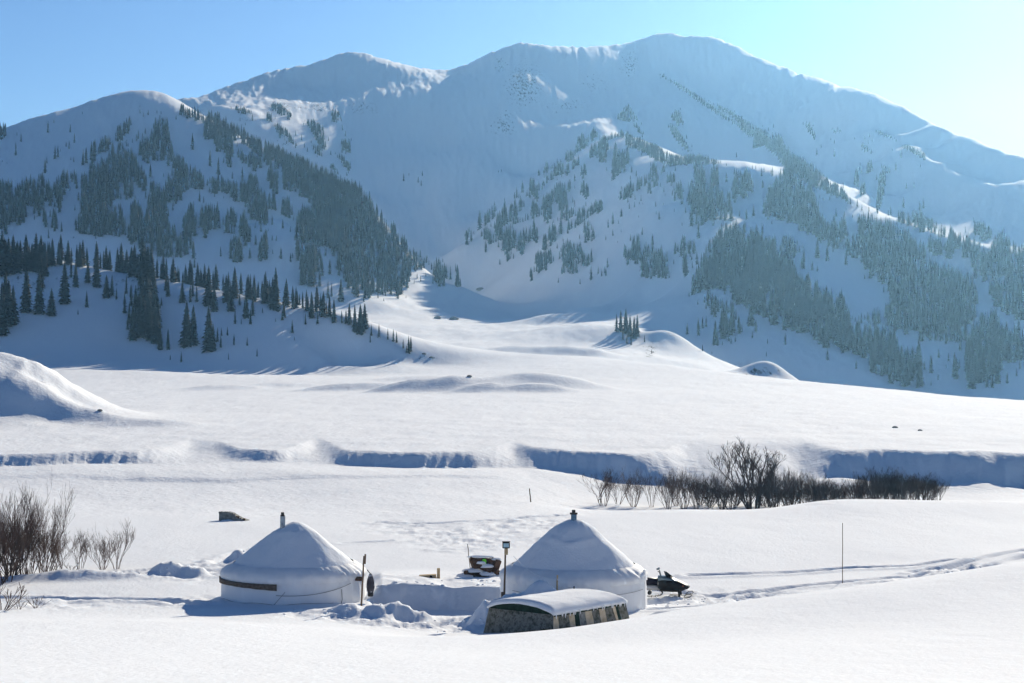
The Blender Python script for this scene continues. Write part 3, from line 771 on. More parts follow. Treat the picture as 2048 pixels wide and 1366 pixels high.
("F","right",70,1.25,[(0,0),(60,-10),(120,70),(170,100),(260,100),(300,190),(350,250),(430,280),(500,330),(560,380),(620,420),(680,490),(760,520),(820,600),(880,655),(860,690),(780,640),(690,610),(600,560),(520,520),(440,480),(350,430),(280,360),(200,230),(120,190),(40,110)]),
("F","right",115,1.1,[(150,770),(150,560),(200,520),(240,400),(300,360),(400,450),(450,520),(520,510),(560,640),(590,700),(580,760),(650,820),(690,880),(710,780),(750,880),(790,790),(820,830),(830,980),(760,1050),(700,1080),(640,1010),(560,960),(430,910),(360,850),(270,830),(210,780)]),
("F","right",125,1.05,[(930,970),(930,800),(960,800),(990,800),(1030,770),(1090,830),(1130,850),(1200,840),(1250,910),(1350,910),(1390,1000),(1494,1060),(1494,1400),(1150,1366),(1000,1290),(980,1220),(880,1160),(760,1050),(830,990)]),
("F","right",95,1,[(1240,850),(1270,750),(1350,760),(1380,830),(1400,740),(1470,760),(1494,930),(1400,880),(1300,840)]),
("F","right",135,1.05,[(0,910),(40,910),(90,950),(120,990),(190,970),(220,1120),(300,1130),(370,1180),(400,1280),(500,1400),(0,1400)]),
("F","right",125,1,[(255,1080),(290,950),(330,960),(380,980),(410,1110),(360,1150),(280,1110)]),
("F","right",90,1,[(880,510),(900,410),(940,330),(960,440),(920,545)]),("F","right",80,1,[(930,600),(950,510),(990,500),(980,625)]),("F","right",80,1,[(990,435),(1000,340),(1040,320),(1050,415)]),
("F","right",85,1,[(1080,760),(1090,540),(1110,420),(1150,390),(1170,480),(1140,600),(1110,750)]),
("F","upright",40,1.1,[(460,10),(500,0),(550,70),(570,150),(545,140),(510,80)]),("F","upright",40,.8,[(590,165),(630,200),(610,215)]),("F","upright",42,.8,[(930,180),(970,180),(1050,250),(980,250)]),
("F","upright",34,1.0,[(1040,35),(1100,55),(1260,130),(1250,142),(1120,95)]),("F","upright",45,1.0,[(1270,175),(1350,180),(1494,250),(1494,320),(1400,250)]),("F","upright",30,.5,[(690,35),(790,55),(780,80),(720,75)]),
("G","right",120,1.0,[(650,220),(690,110),(800,160),(820,290),(870,10),(920,110),(960,100),(1000,140),(1040,120),(1130,240),(1200,260),(1230,100),(1300,90),(1370,140),(1440,190),(1520,190),(1520,480),(1180,500),(1090,470),(1050,400),(980,330),(960,240),(920,220),(860,330),(760,300),(700,250)]),
("G","right",95,1.0,[(1060,110),(1070,-10),(1150,-10),(1230,60),(1200,140),(1120,130)]),("G","right",90,1.0,[(540,0),(600,-60),(700,-40),(830,30),(830,130),(720,100),(600,60)]),
("G","right",140,1.05,[(320,490),(700,330),(1050,460),(1100,600),(1100,760),(1000,900),(1000,1010),(890,1030),(740,1000),(620,1000),(560,940),(400,930),(180,880),(100,850),(20,800),(110,780),(200,760),(300,700),(380,700),(330,600)]),
("G","right",135,1.1,[(1190,500),(1520,450),(1520,840),(1390,820),(1300,740),(1200,650)]),
("G","right",165,1.05,[(0,880),(100,880),(180,870),(350,910),(410,960),(430,1080),(600,1060),(620,1400),(380,1390),(300,1310),(200,1250),(170,1190),(90,1150),(0,1110)]),
("G","right",170,1.05,[(1000,1400),(1000,1050),(1040,940),(1110,800),(1170,760),(1240,770),(1300,840),(1390,980),(1420,880),(1520,980),(1520,1180),(1380,1190),(1290,1150),(1280,1400)]),
("G","right",110,.7,[(1520,260),(1750,350),(1750,900),(1520,800)]),
("H","right",170,1.1,[(145,590),(150,470),(260,310),(600,250),(850,270),(1000,310),(1060,470),(1130,470),(1200,520),(1330,580),(1360,700),(1420,580),(1470,700),(1494,800),(1494,1110),(1300,1060),(1180,1010),(1080,970),(950,920),(870,870),(690,770),(610,730),(550,720),(530,660),(480,560),(400,570),(340,540),(200,590)]),
("H","right",170,1.0,[(260,780),(270,600),(300,570),(360,650),(430,670),(500,690),(550,830),(580,880),(540,960),(520,1000),(400,970),(380,740),(340,790)]),
("Z","nearcrest",160,1.9,[(-60,150),(-60,-10),(200,-10),(700,10),(800,80),(900,60),(1000,110),(1100,120),(1200,150),(1250,160),(1350,190),(1480,230),(1500,320),(1400,290),(1300,260),(1150,240),(1000,190),(860,150),(760,130),(680,140),(560,100),(440,75),(300,70),(220,110),(50,110)]),
("Z","nearstand",150,1.3,[(580,400),(585,210),(640,170),(700,130),(720,220),(740,310),(720,440),(660,445)]),
]
SINGLES = {
"A left": [(410,295,110),(600,275,80),(460,195,35),(705,140,30),(180,365,80),(145,315,40),(135,485,125),(470,515,130),(495,505,110),(515,455,30),(635,380,95),(590,420,85),(565,415,50),(385,630,130),(400,560,70),(710,560,150),(735,540,150),(605,525,35),(630,545,55),(1195,65,25),(1195,130,45),(1225,150,45),(1265,130,50),(1340,135,40),(1375,130,35),(20,545,25),(60,550,25),(1240,310,60),(1180,330,90),(1165,360,70),(1130,380,45),(1285,680,130),(1395,660,40),(640,960,55),(525,1145,100),(195,155,15),(365,105,15)],
"B left": [(150,435,155),(300,580,150),(370,640,160),(575,680,110),(210,880,110),(245,880,60),(685,1100,60),(735,1125,110),(795,1130,40),(830,1215,55),(865,1215,55),(920,1110,90),(830,1065,90),(1025,1215,60),(985,1130,60),(835,1340,50),(905,1366,110),(390,1350,100),(640,1366,120),(415,870,30),(530,410,50),(575,700,90),(490,680,70)],
"Bd shelf": [(660,190,70),(1080,350,60),(1105,410,45),(1030,310,50),(1130,450,45),(1310,370,45),(1330,485,45),(1430,270,55),(1455,330,55),(600,240,30),(555,200,40),(1480,650,40),(1400,700,45),(855,165,30),(930,110,40)],
"C left": [(1345,955,190),(1370,950,80),(1285,920,95),(1330,890,80),(255,850,140),(240,1060,160),(270,1050,120),(350,1100,210),(1000,900,50),(975,930,40),(1075,890,40),(905,1055,30),(715,1085,30),(225,665,30)],
"Cb shelf": [(885,75,75),(1010,90,55),(1035,115,55),(1045,30,50),(400,10,40),(330,70,50),(930,10,30)],
"D spur": [(305,1140,110),(425,1200,55),(1065,500,70),(1065,550,40),(1160,700,50),(1105,990,45),(965,1010,45),(885,850,40),(920,830,40),(1205,1340,150),(1205,1170,110),(1265,1280,80),(1320,1290,65),(1345,1225,80),(925,1360,50),(1110,1360,55),(1390,960,60),(1330,990,35),(1390,850,110),(1350,890,70),(1460,800,75),(415,410,25),(437,405,30)],
"E spur": [(270,410,70),(260,465,45),(310,450,60),(545,580,55),(555,605,30),(350,650,65),(335,680,30),(250,725,60),(295,710,60),(365,685,25),(475,700,55),(540,685,35),(635,745,35),(480,765,45),(505,825,85),(330,800,30),(700,860,35),(110,960,65),(50,1000,50),(180,920,30),(360,970,75),(315,970,45),(445,1040,95),(65,1220,80),(50,1300,80),(15,1310,70),(185,800,80),(110,860,120),(70,900,80),(160,860,40),(630,1205,55),(780,1155,40),(840,970,170),(1190,780,70),(1250,810,100),(1310,780,110),(150,1010,25),(590,1310,70),(1300,384,45),(1330,388,40),(1400,402,50),(1460,417,45),(1390,550,80),(1080,352,30)],
"Eb rib": [(1165,285,50),(1185,330,30),(740,120,40),(370,110,35),(1440,60,40),(1480,30,40)],
"F right": [(455,1230,170),(445,1240,100),(575,1150,170),(660,1180,150),(605,1020,50),(530,1240,75),(575,1250,50),(820,1220,130),(710,1095,60),(120,760,150),(30,780,110),(20,600,90),(105,555,75),(155,550,50),(595,630,40),(630,665,40),(680,665,40),(820,730,30),(805,790,60),(875,800,35),(915,705,80),(955,735,60),(1015,742,55),(1090,762,70),(1035,790,40),(1290,870,40),(1145,830,30),(1170,415,80),(1190,420,60),(1245,420,80),(1335,560,60),(1400,535,60),(1310,710,100),(1200,770,90),(1180,775,60),(1450,730,95),(1480,720,100)],
"F upright": [(720,275,80),(570,265,75),(1290,290,80),(1455,385,35),(720,160,40),(690,135,30),(1215,230,30),(1035,260,45),(980,130,40),(1020,120,40),(1010,160,35),(1045,165,30),(895,140,25),(750,50,30)],
"G right": [(460,1140,80),(520,1210,80),(550,1200,80),(700,1270,170),(765,1140,110),(850,1170,80),(900,1310,220),(915,1320,200),(760,1330,60),(830,1230,40),(990,1170,60),(1350,1366,110),(1430,1300,80),(540,800,90),(750,860,100),(995,75,60),(1315,110,95),(1460,1240,90),(700,1380,60),(620,1390,60)],
"H slope": [(345,1040,220),(330,1035,120),(365,1040,110),(105,945,110),(200,945,160),(235,890,110),(265,870,100),(405,1035,40),(460,995,100),(480,1030,60),(515,1010,60),(650,860,210),(690,930,120),(660,975,80),(940,1035,110),(790,1025,50),(780,1130,50),(235,1095,60),(315,1105,30),(95,440,190),(120,620,50),(195,690,50),(505,660,110),(570,920,80)],
"H right": [(160,250,130),(115,240,90),(1100,330,130),(1080,385,90),(1215,300,190),(1300,325,150),(1170,400,90),(1215,400,60),(1460,360,130),(225,310,70),(145,300,40)],
"Z near": [(25,360,260),(40,350,220),(60,340,180),(10,390,250),(-20,380,250),(120,290,220),(180,300,200),(185,180,160),(235,300,130),(295,250,200),(395,270,80),(355,305,25),(345,170,120),(440,175,160),(400,160,100),(485,220,110),(510,210,100),(575,210,90),(595,220,60),(640,160,110),(730,460,100),(765,460,100),(850,440,210),(880,440,190),(950,470,210),(970,465,130),(990,420,70),(1005,455,60),(765,220,100),(735,260,40),(830,240,100),(895,240,90),(950,260,180),(975,290,130),(1030,250,130),(1050,290,110),(1090,265,60),(1120,310,120),(1140,345,80),(1150,300,90),(1070,345,70),(1098,350,30),(1035,400,45),(1008,390,40),(1065,440,55),(1125,440,45),(1170,490,40),(1040,510,35),(825,510,55),(775,505,25),(1195,290,30),(1255,280,200),(1285,320,55),(1255,330,20),(1330,385,65),(1340,415,20),(1390,350,60),(1445,355,70),(1465,310,90),(1410,300,50)],
"Z tail": [(1520,330,110),(1500,320,100),(1555,340,60),(1575,340,70),(1590,360,100),(1615,380,130),(1640,385,140),(1660,375,120),(1690,395,55),(1725,400,65),(1765,415,55),(1790,425,60),(1805,425,55),(1835,450,50),(1860,480,85),(1870,470,70),(1850,480,40),(1685,435,45)],
"J knob": [(80,400,90),(100,400,110),(125,405,125),(145,420,110),(165,430,110),(180,420,110),(110,440,50),(130,455,60),(150,460,60),(215,450,40),(250,500,25)],
}
def inside(poly, x, y):
    c = False
    j = len(poly) - 1
    for i in range(len(poly)):
        xi, yi = poly[i]; xj, yj = poly[j]
        if (yi > y) != (yj > y) and x < (xj - xi) * (y - yi) / (yj - yi) + xi:
            c = not c
        j = i
    return c

TREES = []   # [height in photo px, zone, single?, x, y, z, height m, spread]
def plant(crop, zone, cx, cy, ch, single):
    x0, y0, k, dmin, dmax = CROPS[crop]
    px, py, hp = x0 + cx * k, y0 + cy * k, ch * k
    if px < -60 or px > 2120:
        return
    x, y, z = cast(px, py, dmin, dmax)
    TREES.append([hp, zone, single, x, y, z, hp * y / F, random.uniform(.85, 1.2)])

for key, lst in SINGLES.items():
    crop, zone = key.split()
    for cx, cy, ch in lst:
        plant(crop, zone, cx, cy, ch, True)
for crop, zone, th, fill, poly in STANDS:
    xs = [p[0] for p in poly]; ys = [p[1] for p in poly]
    w = th * .27
    area = abs(sum(poly[i - 1][0] * poly[i][1] - poly[i][0] * poly[i - 1][1] for i in range(len(poly)))) / 2
    want = max(2, int(fill * area / (w * th * .265)))
    got, tries, placed = 0, 0, []
    while got < want and tries < want * 14:
        tries += 1
        x = random.uniform(min(xs), max(xs)); y = random.uniform(min(ys), max(ys))
        h = th * random.choice((random.uniform(.75, 1.1), random.uniform(.5, 1.0), random.uniform(.95, 1.12)))
        if not inside(poly, x, y - h * .08):
            continue
        k = 0
        while k < 4 and not inside(poly, x, y - h * .82):
            h *= .75; k += 1
        if k == 4 and random.random() < .7:
            continue
        if any(abs(x - a) < w * .30 and abs(y - b) < th * .10 for a, b in placed[-400:]):
            continue
        if random.random() < .14:
            plant(crop, zone, x + random.gauss(0, th * .45), y + random.gauss(0, th * .32), th * random.uniform(.35, .8), False)
        placed.append((x, y))
        plant(crop, zone, x, y, h * 1.3, False)
        got += 1

def spruce_arrays(seed, whorls, per, fine):
    """crown of a unit-height spruce (narrow Tien Shan habit): drooping boughs in whorls round a dark core"""
    r = random.Random(seed)
    V, Fc = [], []
    wid = r.uniform(.155, .20)
    base = r.uniform(.03, .07)
    def rad(t):     # t 0 at the lowest bough, 1 at the tip
        return wid * (1 - t) ** .72 * (.80 + .20 * min(1, t * 6)) 
    n = 4 if not fine else 8
    levels = [0, .18, .4, .62, .82, 1.0] if fine else [0, .5, 1.0]
    o = len(V)
    for t in levels:
        for k in range(n):
            a = 2 * math.pi * k / n + t * 2
            q = rad(t) * .55 * r.uniform(.8, 1.15) + .002
            V.append((math.cos(a) * q, math.sin(a) * q, base + (1 - base) * t))
    for i in range(len(levels) - 1):
        for k in range(n):
            k2 = (k + 1) % n
            a, b, c, d = o + i * n + k, o + i * n + k2, o + (i + 1) * n + k2, o + (i + 1) * n + k
            Fc += [(a, b, c), (a, c, d)]
    for w in range(whorls):
        t = (w + r.uniform(-.3, .3)) / whorls
        t = max(0, min(.97, t))
        zc = base + (1 - base) * t
        R0 = rad(t)
        m = max(3, int(round(per * (1 - .45 * t))))
        for k in range(m):
            a = 2 * math.pi * (k + r.uniform(-.35, .35)) / m + w * 1.7
            R = R0 * r.uniform(.72, 1.22) + .004
            up = .035 * (1 - t) * r.uniform(.6, 1.3)
            droop = R * r.uniform(.25, .65)
            hw = R * r.uniform(.30, .46)
            ca, sa = math.cos(a), math.sin(a)
            def pt(rr, lat, z): return (ca * rr - sa * lat, sa * rr + ca * lat, z)
            o = len(V)
            V.append(pt(R * .15, 0, zc + up))
            V.append(pt(R * .62, hw, zc - droop * .35)); V.append(pt(R, 0, zc - droop * .8)); V.append(pt(R * .62, -hw, zc - droop * .35))
            V.append(pt(R * .5, 0, zc - droop * .35 - .022))
            if fine:
                Fc += [(o, o + 1, o + 2), (o, o + 2, o + 3), (o + 1, o + 4, o + 2), (o + 2, o + 4, o + 3), (o, o + 4, o + 1), (o, o + 3, o + 4)]
            else:
                Fc += [(o, o + 1, o + 2), (o, o + 2, o + 3)]
    # leading shoot
    o = len(V)
    V += [(.006, 0, .95), (-.003, .005, .95), (-.003, -.005, .95), (0, 0, 1.02)]
    Fc += [(o, o + 1, o + 3), (o + 1, o + 2, o + 3), (o + 2, o, o + 3)]
    return np.array(V, dtype=np.float32), np.array(Fc, dtype=np.int32)

TREES.sort(key=lambda t: -(t[0] + (6 if t[2] else 0)))
big, rest = TREES[:300], TREES[300:]
crowns = []
for i in range(7):
    v, f = spruce_arrays(40 + i, 17, 9, True)
    crowns.append(np_mesh("spruce_crown", v, f, M["needles"], smooth=False))
tm = MB()
tm.tube([(0, 0, -.05), (0, 0, .3), (0, 0, .93)], [.016, .012, .003], 6)
_t = tm.build("spruce_trunk_source", M["bark"])
trunk_mesh = _t.data
bpy.data.objects.remove(_t)

ZONES = {
 "left": ("spruce in the forest on the lower slopes of the left mountain", "spruces on the left mountain"),
 "shelf": ("small spruce on the snowy crag below the far left peak", "spruces on the crag below the far peak"),
 "spur": ("spruce on the pale central spur right of the snow bowl", "spruces on the central spur"),
 "spurcrest": ("spruce in the dark line along the crest of the central spur", "spruces along the central spur crest"),
 "rib": ("stunted spruce on a rib high under the main summit", "spruces on the high ribs"),
 "right": ("spruce in the dense forest on the right hand mountain side", "spruces in the right hand forest"),
 "upright": ("small spruce scattered high on the right shoulder of the mountain", "spruces high on the right shoulder"),
 "slope": ("spruce on the shaded snow apron below the right hand forest", "spruces on the shaded right apron"),
 "nearcrest": ("dark spruce in the row along the crest of the low left ridge", "spruces along the low left ridge crest"),
 "nearstand": ("tall dark spruce in the tight stand halfway along the low left ridge", "spruces in the tight stand on the left ridge"),
 "near": ("dark spruce on the snowy face of the low left ridge", "spruces on the face of the low left ridge"),
 "tail": ("small spruce in the line running down the tail of the low left ridge", "spruces on the tail of the left ridge"),
 "knob": ("spruce in the tight clump on the small snow knob at the valley edge", "spruces on the snow knob"),
}
SPECIAL = {  # single trees that can be pointed to
 ("Z", 850, 440): "left one of two tall spruces standing alone low on the near left ridge",
 ("Z", 880, 440): "slim spruce touching the taller one of the left lone pair on the near ridge",
 ("Z", 950, 470): "broad based tall spruce standing alone, right of the lone pair on the near ridge",
 ("Z", 825, 510): "tiny spruce lowest on the near left ridge, below the tall lone pair",
 ("Z", 1040, 510): "tiny spruce at the foot of the near left ridge, second from the right",
 ("Z", 1170, 490): "tiny spruce at the foot of the near left ridge, furthest right of the low ones",
 ("Z", 1065, 440): "short spruce on open snow low on the near ridge, left of a similar one",
 ("Z", 1125, 440): "short spruce on open snow low on the near ridge, right of a similar one",
 ("Z", 1330, 385): "small bushy spruce alone on open snow under the ridge crest near its tail",
 ("Z", 1255, 280): "tallest spruce breaking the crest of the low left ridge toward its tail",
 ("Z", 1860, 480): "last spruce at the very tip of the low left ridge tail",
 ("Z", 395, 270): "small leaning spruce alone in the dark hollow at the far left",
 ("Z", 355, 305): "tiny spruce on the shaded snow at the far left below the leaning one",
 ("Z", 295, 250): "tall spruce in the dark hollow at far left, right of the three big ones",
 ("Z", 235, 300): "medium spruce in the dark hollow at far left, between two tall ones",
 ("Z", 120, 290): "big dark spruce in the hollow at far left, second group from the frame edge",
 ("H", 345, 1040): "tall wide spruce at the bottom of the shaded right apron stand",
 ("H", 650, 860): "tall spruce just below the edge of the right hand forest",
 ("H", 940, 1035): "single spruce on the snow under the forest edge, right of the apron",
 ("H", 105, 945): "single slim spruce furthest left on the shaded right apron",
 ("H", 235, 1095): "tiny spruce low on the shaded apron, under the slim single one",
 ("H", 780, 1130): "tiny spruce above the small round mound on the right",
 ("H", 95, 440): "tall slim spruce alone on the sunlit shoulder left of the right forest",
 ("C", 1345, 955): "tall spruce at the right end of the left forest where the snow bowl starts",
 ("A", 410, 295): "lone dark spruce high on the bare snow of the left summit",
 ("A", 600, 275): "lone spruce high on the bare left summit slope, right of the first one",
 ("A", 135, 485): "narrow spruce on the bare slope at far left below the skyline",
 ("B", 150, 435): "lone spruce in the snow patch right under the left mountain's wooded crest",
 ("B", 300, 580): "lone spruce lower in the snow patch under the left mountain's wooded crest",
 ("F", 820, 1220): "square topped spruce on the snow meadow amid the right hand forest",
 ("F", 455, 1230): "tall spruce at the left edge of the snow meadow amid the right forest",
}
special_at = {}
for (crop, cx, cy), lab in SPECIAL.items():
    x0, y0, k, a, b = CROPS[crop]
    special_at[(round(x0 + cx * k), round(y0 + cy * k))] = lab
lab_of = {}
for key, lst in SINGLES.items():
    crop, zone = key.split()
    x0, y0, k, a, b = CROPS[crop]
    for cx, cy, ch in lst:
        lab = special_at.get((round(x0 + cx * k), round(y0 + cy * k)))
        if lab:
            x, y, z = cast(x0 + cx * k, y0 + cy * k, a, b)
            lab_of[(round(x, 3), round(y, 3))] = lab
def img(t):
    return t[3] / t[4] * F + 1024, 683 - t[5] / t[4] * F
def column_phrase(px, marks):
    for lim, ph in marks:
        if px < lim:
            return ph
    return marks[-1][1]
RIGHT_COLS = [(1400, "left of the big bare tree"), (1470, "above the left willows"), (1545, "above the big bare tree"), (1620, "above the small round mound"), (1690, "left of the marker stick"), (1760, "right of the marker stick"),
              (1820, "above the last willows"), (1890, "past the last willows"), (1960, "near the right frame edge"), (9999, "at the right frame edge")]
NEAR_COLS = [(60, "at the left frame edge"), (130, "above the far left hollow"), (230, "just left of the tight stand"), (330, "above the tight stand"), (420, "above the lone tall pair"), (520, "above the middle of the ridge face"), (620, "where the crest starts to drop"), (9999, "near the ridge tail")]
def cell_of(t):
    px, py = img(t)
    if t[1] == "right":
        row = "on the top edge" if py < 480 else "in the upper part" if py < 560 else "in the middle" if py < 640 else "in the lower part" if py < 720 else "on the bottom edge"
        return "%s of the right forest, %s" % (row, column_phrase(px, RIGHT_COLS))
    if t[1] == "nearcrest":
        return "in the left ridge crest row, " + column_phrase(px, NEAR_COLS)
    if t[1] == "nearstand":
        return "in the tight stand on the low left ridge, " + ("its left side" if px < 278 else "its middle" if px < 300 else "its right side")
    if t[1] == "knob":
        return "in the clump on the small snow knob, " + ("its left side" if px < 1245 else "its middle" if px < 1262 else "its right side")
    return ZONES[t[1]][0].replace("small spruce ", "").replace("stunted spruce ", "").replace("spruce ", "")
cells = {}
for t in big:
    cells.setdefault((t[1], cell_of(t)), []).append(t)
LANDMARKS = [((45, 655), "the far left trees"), ((175, 620), "the leaning little spruce in the hollow"), ((285, 640), "the tight stand"), ((380, 690), "the lone tall pair"), ((420, 700), "the broad lone spruce"), ((497, 690), "the similar pair of short ones"), ((585, 668), "the small bushy spruce under the crest"), ((690, 650), "the crest bend"), ((815, 705), "the tip of the ridge tail")]
used = set(SPECIAL.values())
def near_label(t):
    px, py = img(t)
    size = "tiny" if t[0] < 22 else "small" if t[0] < 45 else "medium" if t[0] < 70 else "tall"
    opts = sorted(LANDMARKS, key=lambda m: math.hypot(m[0][0] - px, m[0][1] - py))
    what = "low left ridge" if t[1] == "near" else "low left ridge tail"
    for extra in ("", "slim ", "dark ", "narrow ", "pointed ", "dense "):
        for (mx, my), ph in opts[:3]:
            dx, dy = px - mx, py - my
            side = ("right of" if dx > 0 else "left of") if abs(dx) > abs(dy) * .7 else ("below" if dy > 0 else "above")
            for far in ("close " if math.hypot(dx, dy) < 45 else "", "a little ", "further "):
                lab = "%s%s spruce on the %s, %s%s %s" % (extra, size, what, far, side, ph)
                if lab not in used:
                    used.add(lab)
                    return lab
    return "dark spruce on the face of the low left ridge"
tall_of = {}
for key, ts in cells.items():
    hs = sorted(x[0] for x in ts)
    for x in ts:
        k = id(x)
        if len(ts) > 1 and x[0] == hs[-1]: tall_of[k] = "tallest spruce "
        elif len(ts) > 2 and x[0] == hs[0]: tall_of[k] = "shortest spruce "
        elif len(ts) > 3 and x[0] == hs[-2]: tall_of[k] = "second tallest spruce "
        elif len(ts) > 3: tall_of[k] = "mid-height spruce "
        else: tall_of[k] = "dark spruce "
for t in big:
    hp, zone, single, x, y, z, h, sp = t
    root = empty("spruce_tree", (x, y, z - .02 * h), random.uniform(0, 6.28))
    root.scale = (h * sp, h * sp, h)
    lab = lab_of.get((round(x, 3), round(y, 3)))
    if not lab:
        lab = near_label(t) if zone in ("near", "tail") else tall_of[id(t)] + cell_of(t)
    tag(root, lab, "tree", ZONES[zone][1])
    c = mesh_obj("crown", random.choice(crowns), root)
    k = mesh_obj("trunk", trunk_mesh, root)

def forest(name, trees, label):
    protos = [spruce_arrays(80 + i, 8, 5, False) for i in range(6)]
    VV, FF, o = [], [], 0
    for hp, zone, single, x, y, z, h, sp in trees:
        v, f = random.choice(protos)
        a = random.uniform(0, 6.28)
        c, s = math.cos(a), math.sin(a)
        w = np.empty_like(v)
        w[:, 0] = (v[:, 0] * c - v[:, 1] * s) * h * sp + x
        w[:, 1] = (v[:, 0] * s + v[:, 1] * c) * h * sp + y
        w[:, 2] = v[:, 2] * h + z - .03 * h
        VV.append(w); FF.append(f + o); o += len(v)
    ob = mesh_obj(name, np_mesh(name, np.concatenate(VV), np.concatenate(FF), M["needles"], smooth=False))
    tag(ob, label, kind='stuff')
    return ob
groups = {"left": "left", "shelf": "left", "nearcrest": "left", "nearstand": "left", "near": "left", "tail": "left"}
lt = [t for t in rest if groups.get(t[1])]
rt = [t for t in rest if not groups.get(t[1])]
forest("spruce_forest", lt, "dark spruce forest covering the left mountain slopes")
forest("spruce_forest", rt, "hazy blue spruce forest covering the right mountain slopes")
print("TREES", len(TREES), "left", len(lt), "right", len(rt), "smallest single px", big[-1][0])
# ------------------------------------------------------------------ camp
import bmesh

def at(px, d, sink=0.0):
    """ground point under column px at distance d"""
    x = U(px) * d
    return Vector((x, d, ground(x, d) - sink))

def revolve(profile, seg, name, material, parent, wob=None):
    """closed surface of revolution; wob(angle, index, r, z) -> (r, z)"""
    V, Fc = [], []
    for i, (r, z) in enumerate(profile):
        for k in range(seg):
            a = 2 * math.pi * k / seg
            rr, zz = wob(a, i, r, z) if wob else (r, z)
            V.append((rr * math.cos(a), rr * math.sin(a), zz))
    n = len(profile)
    for i in range(n - 1):
        for k in range(seg):
            k2 = (k + 1) % seg
            Fc.append((i * seg + k, i * seg + k2, (i + 1) * seg + k2, (i + 1) * seg + k))
    me = np_mesh(name, V, Fc, material)
    return mesh_obj(name, me, parent)

def n1(a, b=0.0):
    return float(pnoise(np.array([a]), np.array([b]))[0])

def yurt(px, d, z0, R, wall, roof, flat, label, chim_px, chim_mat, seed):
    c = Vector((U(px) * d, d, z0))
    root = empty("yurt", c)
    tag(root, label, "yurt", "yurts in the snow")
    # canvas wall with folds and a slight outward lean of the tied skirt
    def wobw(a, i, r, z):
        t = z / wall
        f = .034 * math.sin(a * 46 + 2 * math.sin(a * 5)) * (.25 + .75 * abs(2 * t - 1)) + .05 * n1(a * 3 + seed, t * 2) + .018 * n1(a * 14 + t * 5, t * 3 + seed)
        return r + f, z
    prof = [(R * .985, -.5)] + [(R * (1 + .010 * math.sin(t * 3.1)), wall * t) for t in np.linspace(0, 1, 14)]
    revolve(prof, 150, "canvas_wall", M["canvas"], root, wobw)
    # wrinkled canvas strip under the eave
    def wobs(a, i, r, z):
        t = i / 7.0
        return r + .085 * (1 - t * .3) * n1(a * 16 + 5 * t, t * 2.5 + seed) + .034 * math.sin(a * 56 + 8 * n1(a * 4, seed) + 4 * t), z + .035 * n1(a * 9, t + seed)
    skirt = [(R * 1.012, wall - .22), (R * 1.020, wall - .10), (R * 1.018, wall), (R * 1.0, wall + .10), (R * .965, wall + .20), (R * .93, wall + .28), (R * .89, wall + .36), (R * .85, wall + .42)]
    revolve(skirt, 170, "eave_canvas", M["canvas"], root, wobs)
    # snow lying on the roof
    prof = []
    for t in np.linspace(0, 1, 30):
        r = R * (1 - t) * .955
        h = wall + roof * flat(t)
        prof.append((max(r, .001), h))
    def wobr(a, i, r, z):
        t = 1 - r / R
        e = sstep(0, .12, np.array(t)) 
        arc = .07 * math.exp(-((r / R - .50 + .10 * abs(math.cos(a + seed * .02))) / .025) ** 2) * max(0.0, -math.sin(a)) if seed > 5 else .04 * math.exp(-((r / R - .28) / .03) ** 2) * max(0.0, -math.sin(a + .5))
        return r, z + arc + float(.10 * e + .05 * n1(r * math.cos(a) * 1.6 + seed, r * math.sin(a) * 1.6) + .10 * n1(r * math.cos(a) * .6 + 4, r * math.sin(a) * .6 + seed) * e + .03 * n1(r * math.cos(a) * 5, r * math.sin(a) * 5 + seed) - .05 * (1 - e))
    revolve(prof, 120, "snow_cover", M["snow_lump"], root, wobr)
    # stovepipe
    cx = U(chim_px) * d - c.x
    return root, c, cx

def smin(a, b, k):
    h = max(k - abs(a - b), 0.0) / k
    return min(a, b) - h * h * k * .25
flat1 = lambda t: smin(1.18 * t, 1.03, .30)
flat2 = lambda t: smin(1.19 * t, 1.03, .26)

YB1, YB2 = -11.62, -11.62
y1, c1, ch1 = yurt(587, 88.0, YB1, 3.13, 1.48, 2.05, flat1, "left snow covered yurt with a brown felt band and pale stovepipe", 567, M["tin"], 1.0)
y2, c2, ch2 = yurt(1147, 85.0, YB2, 3.08, 1.72, 2.22, flat2, "right snow covered yurt with blue stovepipe beside the snowmobile", 1147, M["blue_tin"], 7.0)

def pipe(root, x, y, z0, z1, r, material, cap_r):
    mb = MB(); mb.tube([(x, y, z0), (x + .01, y, z1)], r, 10)
    st = mb.build("stovepipe", material, root)
    cp = MB(); cp.tube([(x, y, z1 - .02), (x, y, z1 + .05)], cap_r, 10); cp.tube([(x, y, z1 + .05), (x, y, z1 + .17)], r * .62, 8)
    cp.build("pipe_cap", M["soot"], st)
    ring = MB(); ring.tube([(x, y, z0 + .10), (x, y, z0 + .22)], r * 1.35, 10)
    ring.build("pipe_collar", M["soot"], st)
pipe(y1, ch1, -.35, 3.05, 3.93, .115, M["tin"], .10)
pipe(y2, ch2, -.2, 3.55, 4.28, .125, M["blue_tin"], .17)

